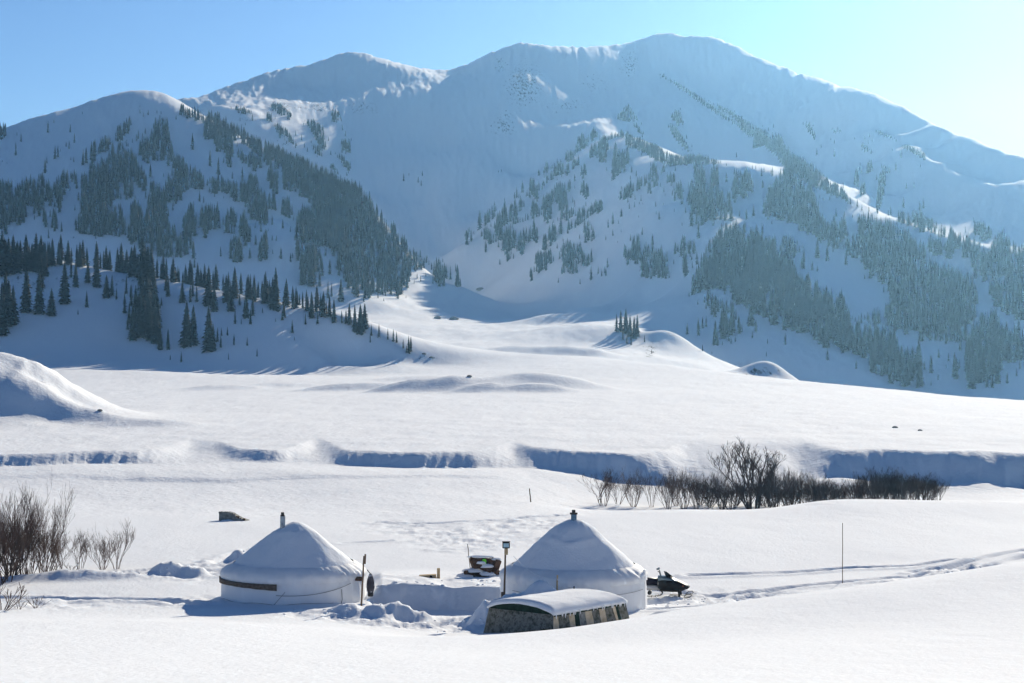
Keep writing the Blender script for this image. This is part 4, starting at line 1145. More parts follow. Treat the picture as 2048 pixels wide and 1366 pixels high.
# brown felt band showing where the canvas has slipped on the left yurt
def arc_band(root, name, material, R, a0, a1, zf, th, n=40, proud=.03):
    V, Fc = [], []
    for i in range(n + 1):
        a = a0 + (a1 - a0) * i / n
        zb, zt = zf(i / n)
        for r in (R + proud, R + proud + th):
            V += [(r * math.cos(a), r * math.sin(a), zb), (r * math.cos(a), r * math.sin(a), zt)]
    for i in range(n):
        o, p = i * 4, i * 4 + 4
        Fc += [(o + 2, p + 2, p + 3, o + 3), (o, o + 1, p + 1, p), (o + 1, o + 3, p + 3, p + 1), (o, p, p + 2, o + 2)]
    Fc += [(0, 2, 3, 1), (n * 4, n * 4 + 1, n * 4 + 3, n * 4 + 2)]
    mb = MB(); mb.add(V, Fc)
    return mb.build(name, material, root, smooth=True)
arc_band(y1, "felt_band", M["felt"], 3.13, math.radians(185), math.radians(263.5),
         lambda t: (1.05 + .06 * math.sin(t * 3.1) + .02 * n1(t * 12) - .06 * t, 1.30 + .015 * n1(t * 20, 3) - .03 * t), .035, 44, .085)

def rope(root, name, pts, r, material=None):
    mb = MB(); mb.tube(pts, r, 5)
    return mb.build(name, material or M["rope"], root)
def on_wall(R, deg, z, proud=.10):
    a = math.radians(deg)
    return ((R + proud) * math.cos(a), (R + proud) * math.sin(a), z)
rope(y1, "tie_rope", [on_wall(3.13, 263 + 3.5 * i, .80 + .36 * (i / 18.0) ** 1.4 - .10 * math.sin(i / 18 * 3.1)) for i in range(19)], .012)
rope(y1, "tie_rope", [on_wall(3.13, 270 - i * 1.4, .95 - i * .09) for i in range(11)], .009)
rope(y1, "tie_rope", [on_wall(3.13, 316, .95), on_wall(3.13, 316.5, .5), on_wall(3.13, 313, .1, .16)], .016)
rope(y1, "wall_seam", [on_wall(3.13, 200 + 6 * i, .42 + .03 * math.sin(i)) for i in range(19)], .008)
rope(y2, "tie_rope", [on_wall(3.08, 215 + 6 * i, 1.22 - .10 * math.sin(i / 20 * 3.1)) for i in range(21)], .009)
rope(y2, "wall_seam", [on_wall(3.08, 262, 1.4), on_wall(3.08, 263, .7), on_wall(3.08, 264, .05)], .010)
rope(y2, "wall_seam", [on_wall(3.08, 228 + i * 2.2, 1.1 - i * .1) for i in range(9)], .008)
# frozen bulge of the canvas corner at the doorway of each yurt
m = MB(); m.box((2.66, -1.55, .75), (.16, .16, 1.50), Matrix.Rotation(.4, 3, 'Z'), .04)
m.build("door_post", M["canvas"], y1)
m = MB(); m.tube([(2.80, -1.3, 1.30), (3.12, -1.45, 1.30)], .10, 10)
m.build("roof_beam", M["log"], y1)
m = MB(); m.box((2.98, -.78, 1.0), (.10, .30, 1.95), Matrix.Rotation(-.25, 3, 'Z'), .03)
m.build("door_flap", M["canvas"], y2)

# mottled sack hanging by the left yurt door
root = empty("sack", P(741, 1187, 86.0))
tag(root, "mottled dark grey sack hanging beside the left yurt door", "sack")
bm = bmesh.new(); bmesh.ops.create_icosphere(bm, subdivisions=3, radius=1)
for v in bm.verts:
    k = 1 + .16 * n1(v.co.x * 2 + 4, v.co.z * 2)
    v.co = Vector((v.co.x * .17 * k * (1 - .25 * v.co.z), v.co.y * .15 * k, v.co.z * .46 + .42))
me = bpy.data.meshes.new("sack_body"); bm.to_mesh(me); bm.free(); me.materials.append(M["hide"])
for p_ in me.polygons: p_.use_smooth = True
mesh_obj("sack_body", me, root)
m = MB(); m.box((.0, 0, -.02), (.24, .20, .22), None, .04); m.build("sack_foot", M["dark"], root)
m = MB(); m.tube([(0, 0, .85), (-.15, .05, 1.02)], .02, 6); m.build("strap", M["rope"], root)

# ------------------------------------------------------------------ tent under camouflage cloth
def build_tent():
    zb, zt = -11.45, -10.235
    p1 = Vector((U(1107) * 74.6, 74.6)); p0 = Vector((U(978) * 76.6, 76.6)); p2 = Vector((U(1251) * 78.2, 78.2))
    p3 = p0 + p2 - p1
    ctr = (p0 + p1 + p2 + p3) / 4
    root = empty("tent", (ctr.x, ctr.y, zb))
    tag(root, "low frame tent draped in mottled camouflage cloth with snow on top", "tent")
    H_ = zt - zb
    def w(p, z, spread=0.0):
        q = ctr + (p - ctr) * (1 + spread)
        return Vector((q.x - ctr.x, q.y - ctr.y, z))
    def grid(name, fn, nu, nv, material, parent=root, smooth=True):
        V, Fc = [], []
        for j in range(nv + 1):
            for i in range(nu + 1):
                V.append(tuple(fn(i / nu, j / nv)))
        for j in range(nv):
            for i in range(nu):
                a = j * (nu + 1) + i
                Fc.append((a, a + 1, a + nu + 2, a + nu + 1))
        return mesh_obj(name, np_mesh(name, V, Fc, material, smooth), parent)
    flare = .10
    # roof arch height over the front face (0..1 across the width)
    arch = lambda t: .30 * (1 - (2 * t - 1) ** 2) ** .8
    nrm_side = Vector(((p2 - p1).y, -(p2 - p1).x)).normalized()
    nrm_front = Vector(((p1 - p0).y, -(p1 - p0).x)).normalized()
    def wallpt(a, b, s, t, nrm, amp, fr):
        p = a + (b - a) * s
        q = w(p, H_ * t, flare * (1 - t))
        k = amp * (math.sin(s * fr + 2 * n1(s * 9, t)) * (.4 + .6 * (1 - t)) + .8 * n1(s * 14, t * 4))
        q.x += nrm.x * k; q.y += nrm.y * k
        return q
    # front: mottled sheet with a dark arched sheet standing in for shade inside the open entrance
    front = grid("front_cloth", lambda s, t: wallpt(p0, p1, s, t * .99, nrm_front, .02, 11), 40, 14, M["camo"])
    grid("front_valance", lambda s, t: wallpt(p0, p1, s, .97 + t * .03, nrm_front, .012, 6) + Vector((nrm_front.x * -.03, nrm_front.y * -.03, arch(s) * t)), 40, 6, M["green_cloth"])
    V, Fc = [], []
    n = 24
    for i in range(n + 1):
        t = i / n
        s = .57 + .41 * t
        top = .06 + .50 * math.sin(min(1, t * 1.15) * math.pi / 2)
        for h_ in (-.05, top):
            q = wallpt(p0, p1, s, h_, nrm_front, .02, 11)
            V.append((q.x + nrm_front.x * .05, q.y + nrm_front.y * .05, q.z))
    for i in range(n):
        a = 2 * i
        Fc.append((a, a + 2, a + 3, a + 1))
    mesh_obj("entrance_shade_sheet", np_mesh("entrance_shade_sheet", V, Fc, M["green_cloth"]), root)
    grid("entrance_patch", lambda s, t: wallpt(p0, p1, .84 + .15 * s, -.05 + .40 * t, nrm_front, .01, 3) + Vector((nrm_front.x * .075, nrm_front.y * .075, 0)), 6, 4, M["grey_cloth"])
    # long side: separate strips of cloth laced side by side
    strips = [("tan", .0, .075), ("grey", .075, .27), ("tan", .27, .36), ("green", .36, .43), ("grey", .43, .56), ("tan", .56, .62), ("grey", .62, .74), ("tan", .74, .80), ("grey", .80, .875), ("tan", .875, .915), ("green", .915, .94), ("camo", .94, 1.0)]
    strips = [("tan", .0, .07), ("camo", .07, .22), ("tan", .22, .285), ("green", .285, .35), ("grey", .35, .44), ("tan", .44, .52), ("camo", .52, .63), ("tan", .63, .71), ("camo", .71, .815), ("tan", .815, .855), ("green", .855, .90), ("camo", .90, 1.0)]
    for nm, a, b in strips:
        mt = {"tan": M["tan_cloth"], "grey": M["grey_cloth"], "green": M["green_cloth"], "camo": M["camo"]}[nm]
        lean = .035
        grid("cloth_strip", lambda s, t: wallpt(p1, p2, min(1, max(0, a + (b - a) * s + lean * (1 - t) - lean * .5)), t, nrm_side, .03 if nm != "tan" else .045, 26), 6, 10, mt)
    grid("hem", lambda s, t: wallpt(p1, p2, s, .93 + .08 * t, nrm_side, .02, 30) + Vector((nrm_side.x * .03, nrm_side.y * .03, 0)), 60, 2, M["green_cloth"])
    grid("back_cloth", lambda s, t: wallpt(p2, p3, s, t, -nrm_front, .02, 9), 14, 6, M["camo"])
    grid("back_cloth", lambda s, t: wallpt(p3, p0, s, t, -nrm_side, .02, 9), 14, 6, M["camo"])
    # snow slab on the roof, thick at the front, with a ragged drip edge along the side
    def roof(top):
        def fn(s, t):
            # s across the front, t along the long side
            pp = p0 + (p1 - p0) * s + (p2 - p1) * t
            ex = .045
            q = w(pp, H_ + arch(s) * (1 - .25 * t), .03)
            e = min(min(s, 1 - s) / .10, min(t, 1 - t) / .05, 1.0)
            e = max(0.0, e) ** .5
            th = (.05 + .12 * e + .03 * n1(s * 4, t * 5 + 3)) if top else -.03 - (.06 * max(0, n1(t * 34, 2)) if s > .97 else 0)
            q.z += th + .015 * n1(s * 11, t * 15)
            return q
        return fn
    nu, nv = 30, 44
    V = [tuple(roof(True)(i / nu, j / nv)) for j in range(nv + 1) for i in range(nu + 1)]
    V += [tuple(roof(False)(i / nu, j / nv)) for j in range(nv + 1) for i in range(nu + 1)]
    o = (nu + 1) * (nv + 1)
    Fc = []
    for j in range(nv):
        for i in range(nu):
            a = j * (nu + 1) + i
            Fc.append((a, a + 1, a + nu + 2, a + nu + 1)); Fc.append((o + a, o + a + nu + 1, o + a + nu + 2, o + a + 1))
    edge = [i for i in range(nu)] 
    for i in range(nu):
        a = i; Fc.append((a + 1, a, o + a, o + a + 1))
        a = nv * (nu + 1) + i; Fc.append((a, a + 1, o + a + 1, o + a))
    for j in range(nv):
        a = j * (nu + 1); b = a + nu + 1; Fc.append((a, b, o + b, o + a))
        a = j * (nu + 1) + nu; b = a + nu + 1; Fc.append((b, a, o + a, o + b))
    mesh_obj("snow_cover", np_mesh("snow_cover", V, Fc, M["snow_lump"]), root)
    # frost drips along the hem
    mb = MB()
    for i in range(26):
        s = random.random(); L = random.uniform(.05, .17)
        q = wallpt(p1, p2, s, .98, nrm_side, .02, 30)
        q.x += nrm_side.x * .075; q.y += nrm_side.y * .075
        mb.tube([q + Vector((0, 0, .05)), q + Vector((0, 0, -L))], [.03, .008], 5)
    tag(mb.build("frost_drips", M["snow_lump"], root), kind="stuff")
build_tent()

# ------------------------------------------------------------------ posts, lamp, bench
def post_thing(name, label, cat, base, top, r, material, group=None):
    root = empty(name, base)
    tag(root, label, cat, group)
    return root
def stick(name, px, d, py_top, r, label, cat, material, lean=0.0, group=None):
    b = at(px, d, .15)
    h = (683 - py_top) / F * d - b.z
    o_root = empty(name, b)
    tag(o_root, label, cat, group)
    mb = MB()
    n = 6
    mb.tube([(lean * h * i / n + .02 * n1(i * .9, px), .02 * n1(i * .7, px + 5), h * i / n) for i in range(n + 1)], [r * (1 - .25 * i / n) for i in range(n + 1)], 7)
    mb.build("shaft", material, o_root)
    return o_root, h
pr, h = stick("pole", 722, 84.2, 1112, .045, "brown wooden pole beside the left yurt with a board nailed to its top", "pole", M["wood"], .055)
m = MB(); m.box((.055 * h + .05, -.05, h - .12), (.075, .035, .42), Matrix.Rotation(.05, 3, 'Y'), .006); m.build("board", M["wood"], pr)
stick("pole", 1114, 81.0, 1150, .042, "short pale wooden pole standing before the right yurt", "pole", M["new_wood"], .01)
pr, h = stick("stake", 1148, 81.5, 1172, .022, "thin dark iron stake before the right yurt", "stake", M["dark"], .0)
m = MB(); m.box((0, 0, h - .08), (.05, .05, .14), None, .01); m.build("knob", M["dark"], pr)
stick("marker_stick", 1685, 91.5, 1046, .020, "tall thin bare stick marking the track on open snow", "stick", M["wood"], .0)
stick("stake", 1062, 152.0, 977, .05, "tiny dark stake alone on the snow flat behind the right yurt", "stake", M["wood"], -.1)
stick("marker_stick", 942, 96.5, 1088, .022, "thin leaning stick poking up behind the woodpile", "stick", M["wood"], -.11)

# drooping line from the right yurt to the pale pole and the stake
q0 = P(1027, 1112, 83.2); q1 = P(1113.5, 1157, 80.9); q2 = P(1147, 1183, 81.4)
line = []
for i in range(13):
    t = i / 12; q = q0.lerp(q1, t); q.z -= .34 * 4 * t * (1 - t) * .8; line.append(q)
for i in range(1, 9):
    t = i / 8; q = q1.lerp(q2, t); q.z -= .16 * 4 * t * (1 - t); line.append(q)
m = MB(); m.tube(line, .011, 5)
tag(m.build("washing_line", M["pale_rope"]), "pale sagging line from the right yurt roof to the short pole", "rope")

# floodlight post
b = at(1008, 82.6, .2)
root = empty("floodlight_post", b)
tag(root, "wooden lamp post with a square floodlight on top by the right yurt", "lamp post")
ht = (683 - 1104) / F * 82.6 - b.z
m = MB(); m.tube([(-.02, 0, 0), (.02, 0, ht * .5), (.06, 0, ht)], [.05, .042, .036], 8); m.build("post", M["wood"], root)
m = MB(); m.box((-.035, -.07, .95 + .05), (.17, .12, .40), None, .015); m.build("meter_box", M["wood"], root)
m = MB(); m.box((.09, -.02, ht + .02), (.15, .09, .26), None, .01); m.build("bracket_block", M["new_wood"], root)
m = MB(); m.box((.09, 0, ht + .285), (.31, .14, .255), Matrix.Rotation(.12, 3, 'X'), .02)
lamp = m.build("lamp_housing", M["black"], root)
m = MB(); m.box((.09, -.082, ht + .285), (.23, .02, .17), Matrix.Rotation(.12, 3, 'X'), .006); m.build("lamp_glass", M["glass"], lamp)
m = MB(); m.box((.09, -.02, ht + .43), (.34, .20, .03), None, .008); m.build("lamp_visor", M["black"], lamp)

# plank bench end sticking out of the snow
g = P(858, 1158, 91.0); g.z = ground(g.x, g.y) - .05
root = empty("bench", g)
tag(root, "new timber bench end, one beam and one upright, half buried in snow", "bench")
zb = P(858, 1153, 91.0).z - g.z
m = MB(); m.box((-.06, 0, zb), (.78, .40, .17), Matrix.Rotation(-.05, 3, 'Y'), .012); m.build("beam", M["new_wood"], root)
m = MB(); m.box((.435, .0, zb + .10), (.14, .14, .56), None, .012); m.build("upright", M["new_wood"], root)
m = MB(); m.box((.10, -.215, zb + .005), (.12, .05, .15), None, .006); m.build("bracket", M["dark"], root)
m = MB(); m.box((-.3, 0, zb - .3), (.1, .3, .5)); m.box((.3, 0, zb - .3), (.1, .3, .5)); m.build("legs", M["wood"], root)

# ------------------------------------------------------------------ woodpile: each log a part
g = P(962, 1168, 93.0); g.z = ground(g.x, g.y) - .05
root = empty("woodpile", g)
tag(root, "pile of split brown logs capped with snow between the yurts", "woodpile")
def log(c, L, r, yaw, pitch, square=False):
    R = Matrix.Rotation(yaw, 3, 'Z') @ Matrix.Rotation(pitch, 3, 'Y')
    mb = MB()
    if square:
        mb.box(c, (L, r * 2, r * 1.6), R, .03)
        return mb.build("log", M["log"], root)
    a = Vector(c) - R @ Vector((L / 2, 0, 0)); e = Vector(c) + R @ Vector((L / 2, 0, 0))
    mb.tube([a, a.lerp(e, .3) + Vector((0, 0, .02)), a.lerp(e, .7), e], [r, r * 1.08, r * 1.02, r * .95], 9)
    return mb.build("log", M["log"], root)
for c, L, r, yaw, pitch, sq in [((-.45, .1, .10), .9, .14, .3, 0, 0), ((.2, .0, .12), 1.0, .15, -.4, .05, 0), ((.62, .2, .12), .8, .15, .5, 0, 0), ((-.1, .2, .36), 1.1, .15, .2, -.12, 0),
                                ((.45, -.1, .38), .9, .14, -.7, .15, 0), ((-.30, .0, .62), .55, .16, .5, 1.25, 1), ((.55, .2, .62), .62, .20, .3, 1.1, 1), ((.70, -.05, .50), .75, .17, .2, 1.9, 1),
                                ((.0, .05, .86), 1.05, .13, .1, .14, 1), ((.1, -.25, .50), .85, .11, -.3, .35, 0), ((-.55, -.15, .25), .6, .10, .9, .2, 0), ((.85, -.1, .22), .5, .13, 1.2, 0, 0)]:
    log(c, L, r, yaw, pitch, sq)
def snow_blob(name, c, s, seed, parent=None, sub=3, material=None):
    bm = bmesh.new(); bmesh.ops.create_icosphere(bm, subdivisions=sub, radius=1)
    for v in bm.verts:
        k = 1 + .22 * n1(v.co.x * 1.6 + seed, v.co.y * 1.6 + v.co.z) + .1 * n1(v.co.x * 4 + seed, v.co.z * 4)
        z = v.co.z if v.co.z > 0 else v.co.z * .45
        v.co = Vector((c[0] + v.co.x * s[0] * k, c[1] + v.co.y * s[1] * k, c[2] + z * s[2] * k))
    me = bpy.data.meshes.new(name); bm.to_mesh(me); bm.free(); me.materials.append(material or M["snow_lump"])
    for p_ in me.polygons: p_.use_smooth = True
    return mesh_obj(name, me, parent)
for i, (c, s) in enumerate([((-.05, .05, .98), (.62, .22, .09)), ((.68, .15, .86), (.30, .24, .09)), ((-.35, .0, .33), (.55, .36, .15)), ((.25, -.15, .55), (.36, .26, .13)), ((-.75, 0, .06), (.4, .4, .2)), ((.35, -.25, .2), (.4, .26, .15)), ((.02, -.2, .72), (.22, .16, .1)), ((.75, -.25, .08), (.4, .3, .12))]):
    snow_blob("snow_cap", c, s, i * 3.3, root)
# bright bottle and a dark one standing on the pile
def bottle(px, py, d, r, hh, material, label):
    q = P(px, py, d)
    rt = empty("jug", q); tag(rt, label, "jug")
    mb = MB(); mb.tube([(0, 0, 0), (0, 0, hh * .1), (0, 0, hh * .7), (0, 0, hh * .85), (0, 0, hh * .92)], [r * .9, r, r, r * .8, r * .4], 12); mb.build("jug_body", material, rt, smooth=True)
    mb = MB(); mb.tube([(0, 0, hh * .90), (0, 0, hh)], r * .36, 10); mb.build("cap", M["dark"], rt)
bottle(968.5, 1130.5, 92.9, .10, .33, M["green"], "bright lime green jug on the snowy woodpile")
bottle(974.5, 1131, 92.9, .06, .22, M["dark"], "small dark jug next to the lime green one")

# ------------------------------------------------------------------ snowmobile
def snowmobile():
    d = 88.6
    g = P(1322, 1189, d); g.z = ground(g.x, g.y) + .02
    root = empty("snowmobile", g, math.radians(-9))
    tag(root, "black snowmobile parked behind the right yurt", "snowmobile")
    def loft(sections, name, material, parent=root):
        """sections: (x, half width, z bottom, z top)"""
        V, Fc = [], []
        K_ = 8
        for x, hw, zb, zt in sections:
            for k in range(K_):
                a = 2 * math.pi * (k + .5) / K_
                ca, sa = math.cos(a), math.sin(a)
                cc = math.copysign(abs(ca) ** .55, ca); ss = math.copysign(abs(sa) ** .55, sa)
                V.append((x, cc * hw, (zb + zt) / 2 + ss * (zt - zb) / 2))
        for i in range(len(sections) - 1):
            for k in range(K_):
                k2 = (k + 1) % K_
                Fc.append((i * K_ + k, i * K_ + k2, (i + 1) * K_ + k2, (i + 1) * K_ + k))
        Fc += [tuple(range(K_))[::-1], tuple(range((len(sections) - 1) * K_, len(sections) * K_))]
        mb = MB(); mb.add(V, Fc)
        return mb.build(name, material, parent, smooth=True)
    loft([(-.10, .34, .34, .80), (.15, .42, .24, .84), (.55, .45, .22, .80), (.85, .42, .24, .70), (1.10, .34, .34, .58), (1.22, .20, .42, .52)], "body", M["black"])
    hood = loft([(-.12, .30, .64, .93), (.20, .36, .66, .92), (.55, .36, .62, .82), (.80, .30, .56, .70)], "hood", M["teal"])
    loft([(-1.65, .20, .50, .72), (-1.2, .23, .48, .80), (-.6, .24, .48, .84), (-.15, .20, .5, .82)], "seat", M["vinyl"])
    loft([(-1.80, .25, .30, .47), (-1.0, .26, .30, .50), (-.05, .26, .28, .52)], "tunnel", M["alu"])
    # rubber track with lugs
    mb = MB()
    ring = []
    for i in range(28):
        a = 2 * math.pi * i / 28
        x = -.85 + math.copysign(min(abs(math.cos(a)) ** .5, 1), math.cos(a)) * .92; z = .17 + math.sin(a) * .17
        ring.append((x, z))
    V = []; Fc = []
    for x, z in ring: V += [(x, -.19, z), (x, .19, z)]
    for i in range(28):
        j = (i + 1) % 28; Fc.append((2 * i, 2 * j, 2 * j + 1, 2 * i + 1))
    mb.add(V, Fc)
    for i, (x, z) in enumerate(ring): mb.box((x, 0, z), (.03, .38, .05))
    for x in (-1.45, -1.0, -.5): mb.tube([(x, -.2, .17), (x, .2, .17)], .09, 10)
    mb.build("track", M["dark"], root)
    # windscreen, bars and mirror
    mb = MB()
    for sy in (-1, 1): mb.add([(.20, 0, .90), (.52, sy * .26, .86), (.22, sy * .24, 1.08), (.12, 0, 1.14)], [(0, 1, 2, 3)])
    mb.add([(.205, 0, .90), (.52, -.26, .86), (.52, .26, .86)], [(0, 1, 2)])
    mb.build("windscreen", M["black"], root)
    mb = MB(); mb.tube([(.0, 0, .88), (-.06, 0, 1.10)], .035, 8); mb.tube([(-.10, -.36, 1.14), (-.06, -.12, 1.12), (-.06, .12, 1.12), (-.10, .36, 1.14)], .022, 8)
    mb.build("handlebar", M["dark"], root)
    mb = MB(); mb.tube([(.02, -.30, .92), (-.02, -.32, 1.16), (-.10, -.33, 1.26)], .022, 6); mb.box((-.10, -.33, 1.27), (.16, .05, .08), Matrix.Rotation(-.5, 3, 'Y'), .015); mb.build("mirror", M["teal"], root)
    mb = MB(); mb.box((.98, -.34, .52), (.09, .05, .05), None, .01); mb.build("indicator", M["amber"], root)
    mb = MB(); mb.tube([(1.16, -.3, .38), (1.26, -.2, .46), (1.26, .2, .46), (1.16, .3, .38)], .022, 6); mb.build("bumper", M["dark"], root)
    for sy in (-1, 1):
        mb = MB()
        y = sy * .47
        pts_ = [(.35, .06), (.6, .035), (1.05, .035), (1.30, .07), (1.42, .17), (1.36, .22)]
        V = []; Fc = []
        for x, z in pts_: V += [(x, y - .065, z), (x, y + .065, z), (x, y - .065, z - .025), (x, y + .065, z - .025)]
        for i in range(len(pts_) - 1):
            o, q = 4 * i, 4 * i + 4
            Fc += [(o, q, q + 1, o + 1), (o + 2, o + 3, q + 3, q + 2), (o, o + 2, q + 2, q), (o + 1, q + 1, q + 3, o + 3)]
        mb.add(V, Fc)
        sk = mb.build("ski", M["dark"], root)
        mb = MB(); mb.tube([(1.05, y, .06), (1.20, y, .20), (1.38, y, .21)], .016, 6); mb.build("ski_loop", M["dark"], sk)
        mb = MB(); mb.tube([(.85, y, .05), (.82, y * .95, .34)], .05, 8); mb.tube([(.78, y * .6, .40), (.84, y, .26)], .03, 6); mb.build("strut", M["dark"], sk)
snowmobile()

# ------------------------------------------------------------------ half-buried ruin and stray rocks
g = P(466, 1029, 131.0); g.z = ground(g.x, g.y) - .1
root = empty("stone_ruin", g)
tag(root, "stub of a grey stone wall sloping into snow behind the left yurt", "ruin")
mb = MB()
prof_ = [(-.88, .66), (-.78, .63), (-.30, .64), (-.02, .56), (.28, .36), (.55, .22), (.95, .10)]
V = []; Fc = []
for x, z in prof_:
    V += [(x, -.35, -.2), (x, -.28, z), (x + .1, .35, z + .02), (x + .1, .4, -.2)]
for i in range(len(prof_) - 1):
    o, q = 4 * i, 4 * i + 4
    Fc += [(o, q, q + 1, o + 1), (o + 1, q + 1, q + 2, o + 2), (o + 2, q + 2, q + 3, o + 3)]
Fc += [(0, 1, 2, 3), (4 * len(prof_) - 4, 4 * len(prof_) - 1, 4 * len(prof_) - 2, 4 * len(prof_) - 3)]
mb.add(V, Fc)
mb.build("wall", M["stone"], root)
for i in range(14):
    x = -.85 + i * .125
    z = float(np.interp(x, [p_[0] for p_ in prof_], [p_[1] for p_ in prof_]))
    mb = MB(); mb.box((x, random.uniform(-.25, -.1), z + random.uniform(-.02, .05)), (random.uniform(.10, .18), .22, random.uniform(.08, .16)), Matrix.Rotation(random.uniform(-.4, .4), 3, 'Y'), .02)
    mb.build("stone", M["log"] if i > 8 else M["stone"], root)
snow_blob("snow_drift", (-.35, -.45, -.02), (.55, .3, .22), 8.0, root)

def rock(px, py, dmin, dmax, size, label, name="boulder"):
    x, y, z = cast(px, py, dmin, dmax)
    o = snow_blob(name, (0, 0, 0), (size, size * .7, size * .55), px * .01, None, 2, M["stone"])
    o.location = (x, y, z + size * .1)
    tag(o, label, "boulder")
for a in [(875, 638, 800, 1400, 2.2, "left one of two dark specks of rock on the far valley floor"), (908, 640, 800, 1400, 2.6, "right one of two dark specks of rock on the far valley floor"),
          (961, 581, 1100, 1500, 3.0, "pale boulder on the shaded snow at the head of the valley"), (200, 825, 180, 320, .35, "small dark rock on the flank of the left snow mound"), (939, 756, 380, 560, .55, "dark rock on top of the central snow swell"),
          (1790, 856, 200, 330, .35, "left dark rock on the terrace at right"), (1840, 862, 200, 330, .28, "right dark rock on the terrace at right"),
          (848, 711, 560, 760, .8, "dark rock at the tip of the low left ridge"), (862, 718, 560, 760, .7, "smaller rock just below the one at the ridge tip")]:
    rock(*a)

# ------------------------------------------------------------------ loose snow lumps
V, Fc, o = [], [], 0
ico = bmesh.new(); bmesh.ops.create_icosphere(ico, subdivisions=2, radius=1)
iv = np.array([v.co[:] for v in ico.verts]); jf = np.array([[v.index for v in f.verts] for f in ico.faces]); ico.free()
def lump(x, y, s):
    global o
    z = ground(x, y)
    k = 1 + .35 * pnoise(iv[:, 0] * 1.5 + x * 7, iv[:, 1] * 1.5 + iv[:, 2] + y * 5)
    V.append(iv * k[:, None] * np.array([s, s * .9, s * .62]) + np.array([x, y, z + s * .05])); Fc.append(jf + o); o += len(iv)
for cpx, cd, rx, ry, n_ in [(770, 80.5, 2.0, 1.6, 8), (900, 79.6, 2.2, 2.0, 9), (985, 78.5, 1.2, 1.4, 5), (640, 82.5, 2.2, 1.0, 6), (335, 96.5, 1.6, .9, 8), (1350, 86.0, 1.6, 2.2, 14), (1400, 87.0, 3.0, 1.5, 16), (1950, 92.5, 2.0, 1.6, 34), (1890, 90.6, 1.2, 1.0, 12), (1600, 86.0, 2.5, 1.0, 8), (480, 104, .5, .5, 3), (960, 90.0, 1.5, .8, 8), (840, 88.3, 2.0, .4, 10)]:
    for i in range(n_):
        lump(U(cpx) * cd + random.gauss(0, rx * .6), cd + random.gauss(0, ry * .6), random.choice((.04, .05, .07, .11)) * random.uniform(.7, 1.3))
ob = mesh_obj("snow_lumps", np_mesh("snow_lumps", np.concatenate(V), np.concatenate(Fc), M["snow_lump"]))
tag(ob, "loose lumps of dug and trampled snow around the camp", kind='stuff')

# ------------------------------------------------------------------ bare willows
def shrub_arrays(seed, stems, spread, depth, twist=.25, thick=.03, height=1.0, fork=(2, 3), trunk=False):
    """leafless shrub of unit height: stems that fork upward into fine twigs, as three-sided tubes"""
    r = random.Random(seed)
    VT, FT, VS, FS = [], [], [], []
    def tube(p, q, mid, ra, rb, V, Fc):
        o = len(V)
        for c, rad in ((p, ra), (mid, (ra + rb) / 2), (q, rb)):
            for k in range(3):
                a = 2.094 * k
                V.append((c[0] + rad * math.cos(a), c[1] + rad * math.sin(a), c[2]))
        for s in (0, 3):
            for k in range(3):
                k2 = (k + 1) % 3
                Fc.append((o + s + k, o + s + k2, o + s + 3 + k2)); Fc.append((o + s + k, o + s + 3 + k2, o + s + 3 + k))
    def grow(p, dirv, L, rad, lev):
        q = p + dirv * L
        side = Vector((r.uniform(-1, 1), r.uniform(-1, 1), r.uniform(-.3, .3))) * L * .07
        mid = (p + q) / 2 + side
        V, Fc = (VS, FS) if lev <= (1 if trunk else 0) else (VT, FT)
        tube(p, q, mid, rad, rad * .68, V, Fc)
        if lev >= depth:
            return
        for i in range(r.randint(*fork) + (1 if lev == depth - 1 else 0)):
            t = r.uniform(.35, 1.0) if i else 1.0
            b = p.lerp(q, t) + side * (1 - abs(2 * t - 1))
            nd = (dirv + Vector((r.uniform(-1, 1), r.uniform(-1, 1), r.uniform(-.35, .65))) * (.45 + twist)).normalized()
            nd = (nd + Vector((0, 0, .10))).normalized()
            grow(b, nd, L * r.uniform(.55, .85), rad * r.uniform(.60, .76), lev + 1)
    for s in range(stems):
        a = 2 * math.pi * s / stems + r.uniform(-.4, .4)
        tilt = r.uniform(.1, spread)
        dv = Vector((math.cos(a) * tilt, math.sin(a) * tilt, 1)).normalized()
        grow(Vector((math.cos(a) * .06, math.sin(a) * .06, -.03)), dv, r.uniform(.26, .36), thick * r.uniform(.7, 1.1), 0)
    top = max(v[2] for v in VT)
    sc = 1.0 / top
    f = lambda V: np.array(V, dtype=np.float32) * sc
    return (f(VS), np.array(FS)), (f(VT), np.array(FT))
def shrub_mesh(seed, mt, **kw):
    (vs, fs), (vt, ft) = shrub_arrays(seed, **kw)
    return np_mesh("shrub_stems", vs, fs, mt, False), np_mesh("shrub_twigs", vt, ft, mt, False)
SH = [shrub_mesh(s, M["twig_dark"], stems=19, spread=.95, depth=5, thick=.010, fork=(2, 3)) for s in (1, 2)] + \
     [shrub_mesh(s, M["twig"], stems=13, spread=.85, depth=5, thick=.0095, fork=(2, 3)) for s in (3, 4)] + \
     [shrub_mesh(s, M["twig"], stems=7, spread=.65, depth=5, thick=.009, fork=(2, 3)) for s in (5, 6)]
TREE_BARE = shrub_mesh(23, M["twig_dark"], stems=7, spread=.62, depth=6, thick=.018, fork=(2, 3), trunk=True, twist=.35)
LOW = shrub_mesh(30, M["twig"], stems=7, spread=1.3, depth=2, thick=.012)
def shrub(px, d, hpx, var, label, group, wide=1.0, sink=.0, name="willow_shrub", base_z=None):
    h = hpx * d / F
    g = at(px, d, sink)
    root = empty(name, g, random.uniform(0, 6.28))
    root.scale = (h * wide, h * wide, h)
    tag(root, label, "shrub" if name != "bare_tree" else "tree", group)
    st, tw = var
    mesh_obj("stems", st, root); mesh_obj("twigs", tw, root)
